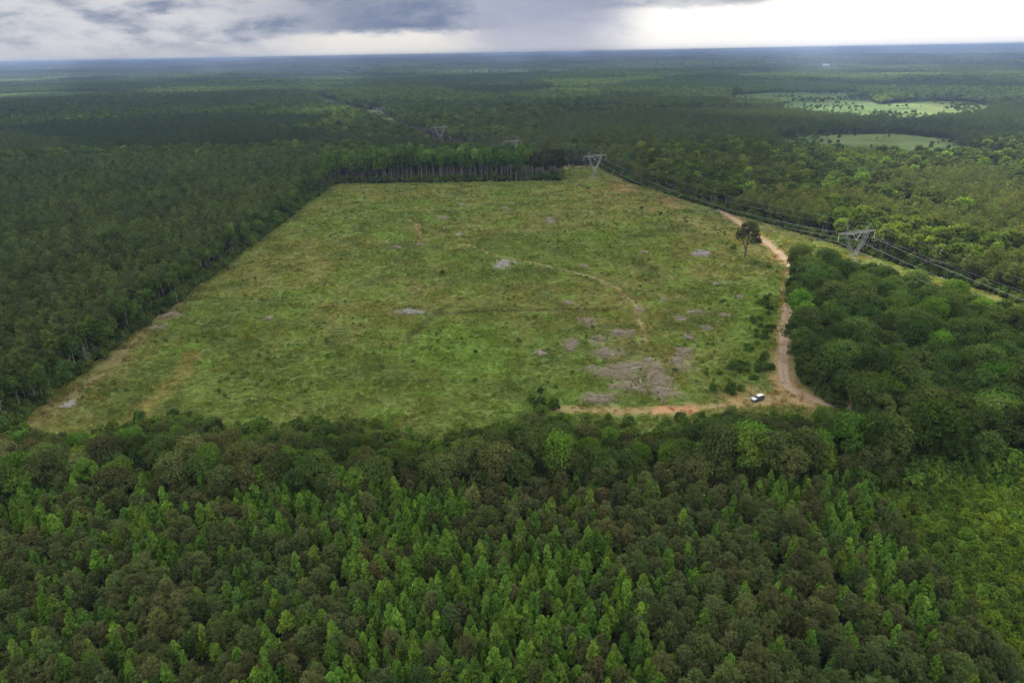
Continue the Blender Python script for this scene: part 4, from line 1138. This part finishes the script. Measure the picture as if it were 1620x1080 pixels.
# ------------------------------------------------------------------ power line
ARM_Z, WAIST_Z, PEAK_Z, STRING = 21.0, 10.3, 25.2, 3.4
def lattice(mb, A0, A1, B0, B1, n, w):
    """zigzag between two chords"""
    A0, A1, B0, B1 = map(np.array, (A0, A1, B0, B1))
    for i in range(n):
        f0, f1 = i / n, (i + 1) / n
        mb.bar(A0 + (A1 - A0) * f0, B0 + (B1 - B0) * f1, w); mb.bar(B0 + (B1 - B0) * f0, A0 + (A1 - A0) * f1, w)
def tower(loc, rz, label, thick):
    e = empty('transmission_tower', loc, rz); tag(e, label, 'transmission tower', 'towers of the power line')
    wm, wl = .085 * thick, .034 * thick
    bw, ww = 3.9, 1.15
    C0 = [(sx * bw, sy * bw, -.3) for sx, sy in ((-1, -1), (1, -1), (1, 1), (-1, 1))]
    C1 = [(sx * ww, sy * ww, WAIST_Z) for sx, sy in ((-1, -1), (1, -1), (1, 1), (-1, 1))]
    for p0, p1 in zip(C0, C1):
        mb = MB(); mb.bar(p0, p1, wm); mb.build('leg', M_STEEL, e)
    br = MB()
    for i in range(4):
        j = (i + 1) % 4
        lattice(br, C0[i], C1[i], C0[j], C1[j], 3, wl)
        for f_ in (1 / 3, 2 / 3, 1):
            a_ = np.array(C0[i]) * (1 - f_) + np.array(C1[i]) * f_; c_ = np.array(C0[j]) * (1 - f_) + np.array(C1[j]) * f_
            br.bar(a_, c_, wl)
    br.build('bracing', M_STEEL, e)
    for sx in (-1, 1):                                  # the two arms of the V
        mb = MB()
        pts = []
        for (xi, xo, z) in ((0.0, ww, WAIST_Z), (3.4, 4.7, 15.4), (5.0, 6.6, ARM_Z)):
            pts.append([(sx * xi, -.7, z), (sx * xo, -.7, z), (sx * xi, .7, z), (sx * xo, .7, z)])
        for a_, c_ in zip(pts[:-1], pts[1:]):
            for k in range(4): mb.bar(a_[k], c_[k], wm * 1.25)
            lattice(mb, a_[0], c_[0], a_[1], c_[1], 3, wl); lattice(mb, a_[2], c_[2], a_[3], c_[3], 3, wl)
        mb.build('tower_arm', M_STEEL, e)
        mb = MB()
        for yy_ in (-.7, .7):
            mb.bar((sx * 5.0, yy_, ARM_Z + .9), (sx * 6.6, 0, PEAK_Z), wm * .7); mb.bar((sx * 6.6, yy_, ARM_Z + .9), (sx * 6.6, 0, PEAK_Z), wm * .7)
        mb.bar((sx * 5.6, 0, ARM_Z + 2.6), (sx * 6.6, 0, ARM_Z + 2.6), wl)
        mb.build('earth_wire_peak', M_STEEL, e)
    mb = MB()
    HW = 11.0
    ch = [((-HW, yy_ * .25, ARM_Z + .45), (-6.6, yy_, zz), (6.6, yy_, zz), (HW, yy_ * .25, ARM_Z + .45)) for yy_ in (-.7, .7) for zz in (ARM_Z, ARM_Z + .95)]
    for c_ in ch:
        for k in range(3): mb.bar(c_[k], c_[k + 1], wm * .6)
    for lo_, hi_ in ((ch[0], ch[1]), (ch[2], ch[3])):
        lattice(mb, lo_[1], lo_[2], hi_[1], hi_[2], 7, wl); lattice(mb, lo_[0], lo_[1], hi_[0], hi_[1], 3, wl); lattice(mb, lo_[2], lo_[3], hi_[2], hi_[3], 3, wl)
    lattice(mb, ch[0][1], ch[0][2], ch[2][1], ch[2][2], 4, wl)
    mb.build('crossarm', M_STEEL, e)
    for xx in (-HW + .2, HW - .2):
        mb = MB(); mb.tube([(xx, 0, ARM_Z + .4), (xx, 0, ARM_Z - STRING)], .085 * thick, 6, True); mb.build('insulator', M_INS, e)
    for sx in (-1, 1):
        mb = MB(); mb.tube([(sx * 2.8, 0, ARM_Z), (0, 0, ARM_Z - STRING)], .08 * thick, 6, True); mb.build('insulator', M_INS, e)
TW = []
tlab = [None, 'grey lattice tower rising from the broadleaf wood beside the dirt road', 'grey lattice tower standing in the far corner of the clearing', 'grey lattice tower behind the tall trees at the far end of the clearing',
        'grey lattice tower among the pine stands beyond the tall trees', 'grey lattice tower beside the lit grass strip far off', None, None]
for i, (x, y) in enumerate(TOWERS):
    a_ = TOWERS[max(i - 1, 0)]; c_ = TOWERS[min(i + 1, len(TOWERS) - 1)]
    rz = math.atan2(c_[1] - a_[1], c_[0] - a_[0]) - math.pi / 2
    z = float(terrain(x, y)); TW.append((x, y, z, rz))
    if tlab[i]: tower((x, y, z), rz, tlab[i], 1.0 if i < 3 else .7)
WN = ('nearest the clearing', 'in the middle', 'nearest the pines')
SP = ('crossing low over the broadleaf wood', 'along the dirt road side of the clearing', 'past the tall trees at the far end', 'over the pine stands beyond the clearing', 'beside the lit grass strip')
for i in range(5):
    (x0, y0, z0, r0), (x1, y1, z1, r1_) = TW[i], TW[i + 1]
    L = math.hypot(x1 - x0, y1 - y0); sag = 8.5 * (L / 300) ** 2
    sag = min(sag, 9.0)
    def wire(off, zt, rad_, pair, sagk):
        p0 = np.array([x0 + math.cos(r0) * off, y0 + math.sin(r0) * off, z0 + zt]); p1 = np.array([x1 + math.cos(r1_) * off, y1 + math.sin(r1_) * off, z1 + zt])
        t_ = np.linspace(0, 1, 33)[:, None]
        pts = p0 + (p1 - p0) * t_; pts[:, 2] -= 4 * sag * sagk * (t_ * (1 - t_))[:, 0]
        mb = MB()
        for dx in ((-.22, .22) if pair else (0,)): mb.tube(pts + np.array([math.cos(r0) * dx, math.sin(r0) * dx, 0]), rad_, 5)
        if pair:
            for k in range(2, 32, 3):
                q = np.array([math.cos(r0) * .25, math.sin(r0) * .25, 0]); mb.bar(pts[k] - q, pts[k] + q, .05)
        return mb
    for k, off in enumerate((-10.8, 0, 10.8)):
        o = wire(off, ARM_Z - STRING, (.030, .030, .032, .034, .036)[i], True, 1.0).build('power_cable', M_CABLE)
        tag(o, 'twin power cable ' + WN[k] + ', ' + SP[i], 'power cable', 'cables of the power line')
    for off, nm in ((-6.6, WN[0]), (6.6, WN[2])):
        o = wire(off, PEAK_Z, .03, False, .75).build('earth_wire', M_CABLE)
        tag(o, 'thin earth wire ' + nm + ', ' + SP[i], 'earth wire', 'earth wires of the power line')

# ------------------------------------------------------------------ the parked car
def car():
    M_SIDE = simple('car_shaded_side', (.045, .05, .065), .25, .3, .05, spec=.5)  # shade on the sides and sky brightness on top put into body colours
    M_ROOF = simple('car_skylit_roof', (.80, .80, .77), .3, 0, .03, spec=.5)
    M_HOOD = simple('car_skylit_bonnet', (.55, .56, .62), .28, .3, .04, spec=.5)
    M_GLASS = simple('car_glass', (.012, .014, .018), .06, 0, .05, spec=.6)
    M_TYRE = simple('car_tyre', (.02, .02, .02), .9, 0, .1)
    M_RIM = simple('car_rim', (.4, .4, .42), .35, .8, .05)
    M_LAMP = simple('car_headlight', (.7, .7, .72), .15, 0, .05, spec=.6)
    M_TAIL = simple('car_tail_light', (.35, .02, .02), .2, 0, .05)
    (xa, ya), (xb, yb) = g(1190, 638), g(1209, 632.5)
    e = empty('parked_car', ((xa + xb) / 2, (ya + yb) / 2 + .9, .07), math.atan2(ya - yb, xa - xb)); tag(e, 'parked estate car with sky-lit roof and shaded sides painted on, beside the dirt road', 'car')
    def loft(secs):
        mb = MB(); n = len(secs[0]); vs = np.concatenate([np.array(q, float) for q in secs]); f = []
        for i in range(len(secs) - 1):
            for j in range(n): f.append((i * n + j, i * n + (j + 1) % n, (i + 1) * n + (j + 1) % n, (i + 1) * n + j))
        f3 = []
        for j in range(1, n - 1): f3 += [(0, j + 1, j), ((len(secs) - 1) * n, (len(secs) - 1) * n + j, (len(secs) - 1) * n + j + 1)]
        mb.add(vs, f, f3); return mb
    def sec(x, hw, z0, z1, r=.12): return [(x, -hw, z0 + r), (x, -hw + r, z0), (x, hw - r, z0), (x, hw, z0 + r), (x, hw, z1 - r), (x, hw - r, z1), (x, -hw + r, z1), (x, -hw, z1 - r)]
    loft([sec(-2.38, .78, .42, .98), sec(-2.25, .90, .32, 1.06), sec(-1.0, .94, .28, 1.06), sec(.9, .94, .28, 1.05), sec(1.9, .91, .30, .98), sec(2.28, .84, .34, .90), sec(2.40, .70, .42, .80)]).build('body', M_SIDE, e, False)
    loft([sec(.95, .80, .98, 1.075, .03), sec(1.9, .76, .93, 1.01, .03), sec(2.25, .66, .86, .925, .03)]).build('bonnet', M_HOOD, e)
    loft([sec(-2.2, .80, 1.0, 1.08, .03), sec(-1.85, .70, 1.0, 1.66, .06), sec(.05, .70, 1.0, 1.68, .06), sec(.98, .80, 1.0, 1.08, .03)]).build('window_band', M_GLASS, e)
    roof = loft([sec(-1.98, .66, 1.61, 1.70, .03), sec(-1.0, .72, 1.66, 1.76, .04), sec(-.2, .71, 1.66, 1.75, .04), sec(.12, .66, 1.62, 1.69, .03)]).build('roof', M_ROOF, e)
    for sy in (-1, 1):
        mb = MB(); mb.bar((-1.7, sy * .58, 1.80), (0, sy * .58, 1.79), .03); o = mb.build('roof_rail', M_RIM, e)
        for xx in (-.95, -.05):
            mb = MB(); mb.bar((xx, sy * .83, 1.05), (xx - .05, sy * .735, 1.66), .045); mb.build('pillar', M_SIDE, e)
        mb = MB(); mb.box((.75, sy * 1.0 - .09, 1.06), (.95, sy * 1.0 + .09, 1.2)); mb.build('mirror', M_SIDE, e)
        mb = MB(); mb.box((2.24, sy * .66 - .16, .70), (2.395, sy * .66 + .14, .84)); mb.build('headlight', M_LAMP, e)
        mb = MB(); mb.box((-2.40, sy * .74 - .08, .74), (-2.25, sy * .74 + .08, 1.0)); mb.build('tail_light', M_TAIL, e)
        for xx in (-1.42, 1.45):
            w = empty('wheel', (xx, sy * .84, .36)); w.parent = e
            a_ = np.arange(20) * math.pi / 10
            mb = MB(); mb.tube([(0, -.12, 0), (0, .12, 0)], .36, 20, True); mb.build('tyre', M_TYRE, w)
            mb = MB(); mb.tube([(0, sy * .10, 0), (0, sy * .135, 0)], .22, 12, True); mb.build('rim', M_RIM, w)
    mb = MB(); mb.box((2.36, -.5, .52), (2.43, .5, .72)); mb.build('grille', M_TYRE, e)
    return e
car()

# ------------------------------------------------------------------ far buildings
def barn(px_, py_, w, d, h, label, roofc):
    x, y = g(px_, py_); z = float(terrain(x, y))
    e = empty('farm_building', (x, y, z), .25); tag(e, label, 'building', 'pale buildings far off in the forest')
    mb = MB(); mb.box((-w / 2, -d / 2, -2), (w / 2, d / 2, h)); mb.build('wall', simple('pale_wall', (.2, .2, .2), .8), e)
    mb = MB(); o_ = 1.0
    mb.add([(-w / 2 - o_, -d / 2 - o_, h - .1), (w / 2 + o_, -d / 2 - o_, h - .1), (w / 2 + o_, d / 2 + o_, h - .1), (-w / 2 - o_, d / 2 + o_, h - .1), (-w / 2 - o_, 0, h * 1.55), (w / 2 + o_, 0, h * 1.55)],
           [(0, 1, 5, 4), (2, 3, 4, 5), (0, 3, 2, 1)], [(0, 4, 3), (1, 2, 5)])
    mb.build('roof', simple('metal_roof', roofc, .5), e)
    for k in range(4):
        mb = MB(); xx = -w / 2 + w * (k + .5) / 4; mb.box((xx - w * .06, -d / 2 - .15, 1), (xx + w * .06, -d / 2 + .1, h * .7)); mb.build('door', M_GLASSY, e)
M_GLASSY = simple('dark_opening', (.06, .06, .07), .6)
barn(1305, 109, 40, 22, 15, 'pale blue roofed barn rising above the distant forest', (.13, .16, .21))
barn(106, 122, 16, 12, 15, 'small white building in the distant forest under the grey clouds', (.25, .25, .25))

# ------------------------------------------------------------------ haze
mb = MB(); mb.box((-40000, -40000, -110), (40000, 40000, 125))
m = bpy.data.materials.new('haze_air'); m.use_nodes = True; m.cycles.volume_sampling = 'DISTANCE'; m.node_tree.nodes.clear()
b = NB(m.node_tree)
pv = b.n('ShaderNodeVolumePrincipled')
pv.inputs['Color'].default_value = (.30, .42, .66, 1); pv.inputs['Density'].default_value = 9e-5; pv.inputs['Anisotropy'].default_value = 0.2
vo = b.n('ShaderNodeOutputMaterial'); b.nt.links.new(pv.outputs[0], vo.inputs['Volume'])
o = mb.build('haze', m); tag(o, 'thin blue haze over the distant forest', 'haze', kind='stuff')

# ------------------------------------------------------------------ unseen clouds added to shade the land, gaps shaped for sun patches
ALT = 5000.0
shx, shy = sd.x / sd.z * ALT, sd.y / sd.z * ALT          # where the sun's rays to a place cross that height
LIT = [(350, 500, 230, 280), (580, 700, 280, 240), (150, 400, 70, 80), (620, 1350, 330, 260), (-330, 1420, 120, 110), (120, 1880, 150, 60), (950, 1000, 260, 200), (-60, 980, 70, 60), (-50, 680, 150, 60), (-560, 2350, 160, 130)]
def lit(x, y):
    v = np.zeros(len(x))
    for cx, cy, rx, ry in LIT: v = np.maximum(v, 1.35 - np.hypot((x - cx) / rx, (y - cy) / ry))
    v = np.maximum(v, (fbm(x, y, 900, 3, 40.) - .60) * 6 * sstep(np.hypot(x, y), 2200, 3200))
    return v + (fbm(x, y, 160, 3, 44.) - .5) * .7
def shade_cloud_bank(name, x0, x1, y0, y1, st, label):
    xs = np.arange(x0, x1 + st, st); ys = np.arange(y0, y1 + st, st); nx, ny = len(xs), len(ys)
    gx, gy = np.meshgrid(xs, ys); gx, gy = gx.ravel(), gy.ravel()
    i = (np.arange(ny - 1)[:, None] * nx + np.arange(nx - 1)[None]).ravel()
    keep = lit(gx[i] + st / 2, gy[i] + st / 2) < .35
    q = np.stack([i, i + 1, i + 1 + nx, i + nx], 1)[keep]
    lump = fbm(gx, gy, st * 6, 4, 50.) - .5
    N = nx * ny
    v = np.concatenate([np.stack([gx + shx, gy + shy, ALT + lump * 120], 1), np.stack([gx + shx, gy + shy, ALT + 160 + lump * 420], 1)])
    occ = np.zeros((ny + 1, nx + 1), bool); kk = np.zeros(len(i), bool); kk[keep] = True; occ[1:ny, 1:nx] = kk.reshape(ny - 1, nx - 1)
    sides = []
    for (r_, c_) in zip(*np.nonzero(occ[1:ny, 1:nx])):
        a0 = r_ * nx + c_
        for dr, dc, e0, e1 in ((-1, 0, a0, a0 + 1), (1, 0, a0 + nx + 1, a0 + nx), (0, -1, a0 + nx, a0), (0, 1, a0 + 1, a0 + 1 + nx)):
            if not occ[1 + r_ + dr, 1 + c_ + dc]: sides.append((e0, e1, e1 + N, e0 + N))
    me = mesh_np(name, v, [q[:, ::-1], q + N, np.array(sides)], [M_CLOUD], smooth=True)
    o = bpy.data.objects.new(name, me); COL.objects.link(o); tag(o, label, 'clouds', kind='stuff')
M_CLOUD = simple('cloud_white', (.85, .85, .86), 1.0, 0, .02, .001, 0.0)
shade_cloud_bank('clouds', -1600, 2400, 20, 3000, 55, 'unseen broken cloud added to shade the clearing')
shade_cloud_bank('clouds', -9000, 9000, 3000, 13000, 260, 'unseen broken cloud added to shade the distant forest')
shade_cloud_bank('clouds', -24000, 24000, 13000, 33000, 800, 'unseen broken cloud added to shade the horizon forest')
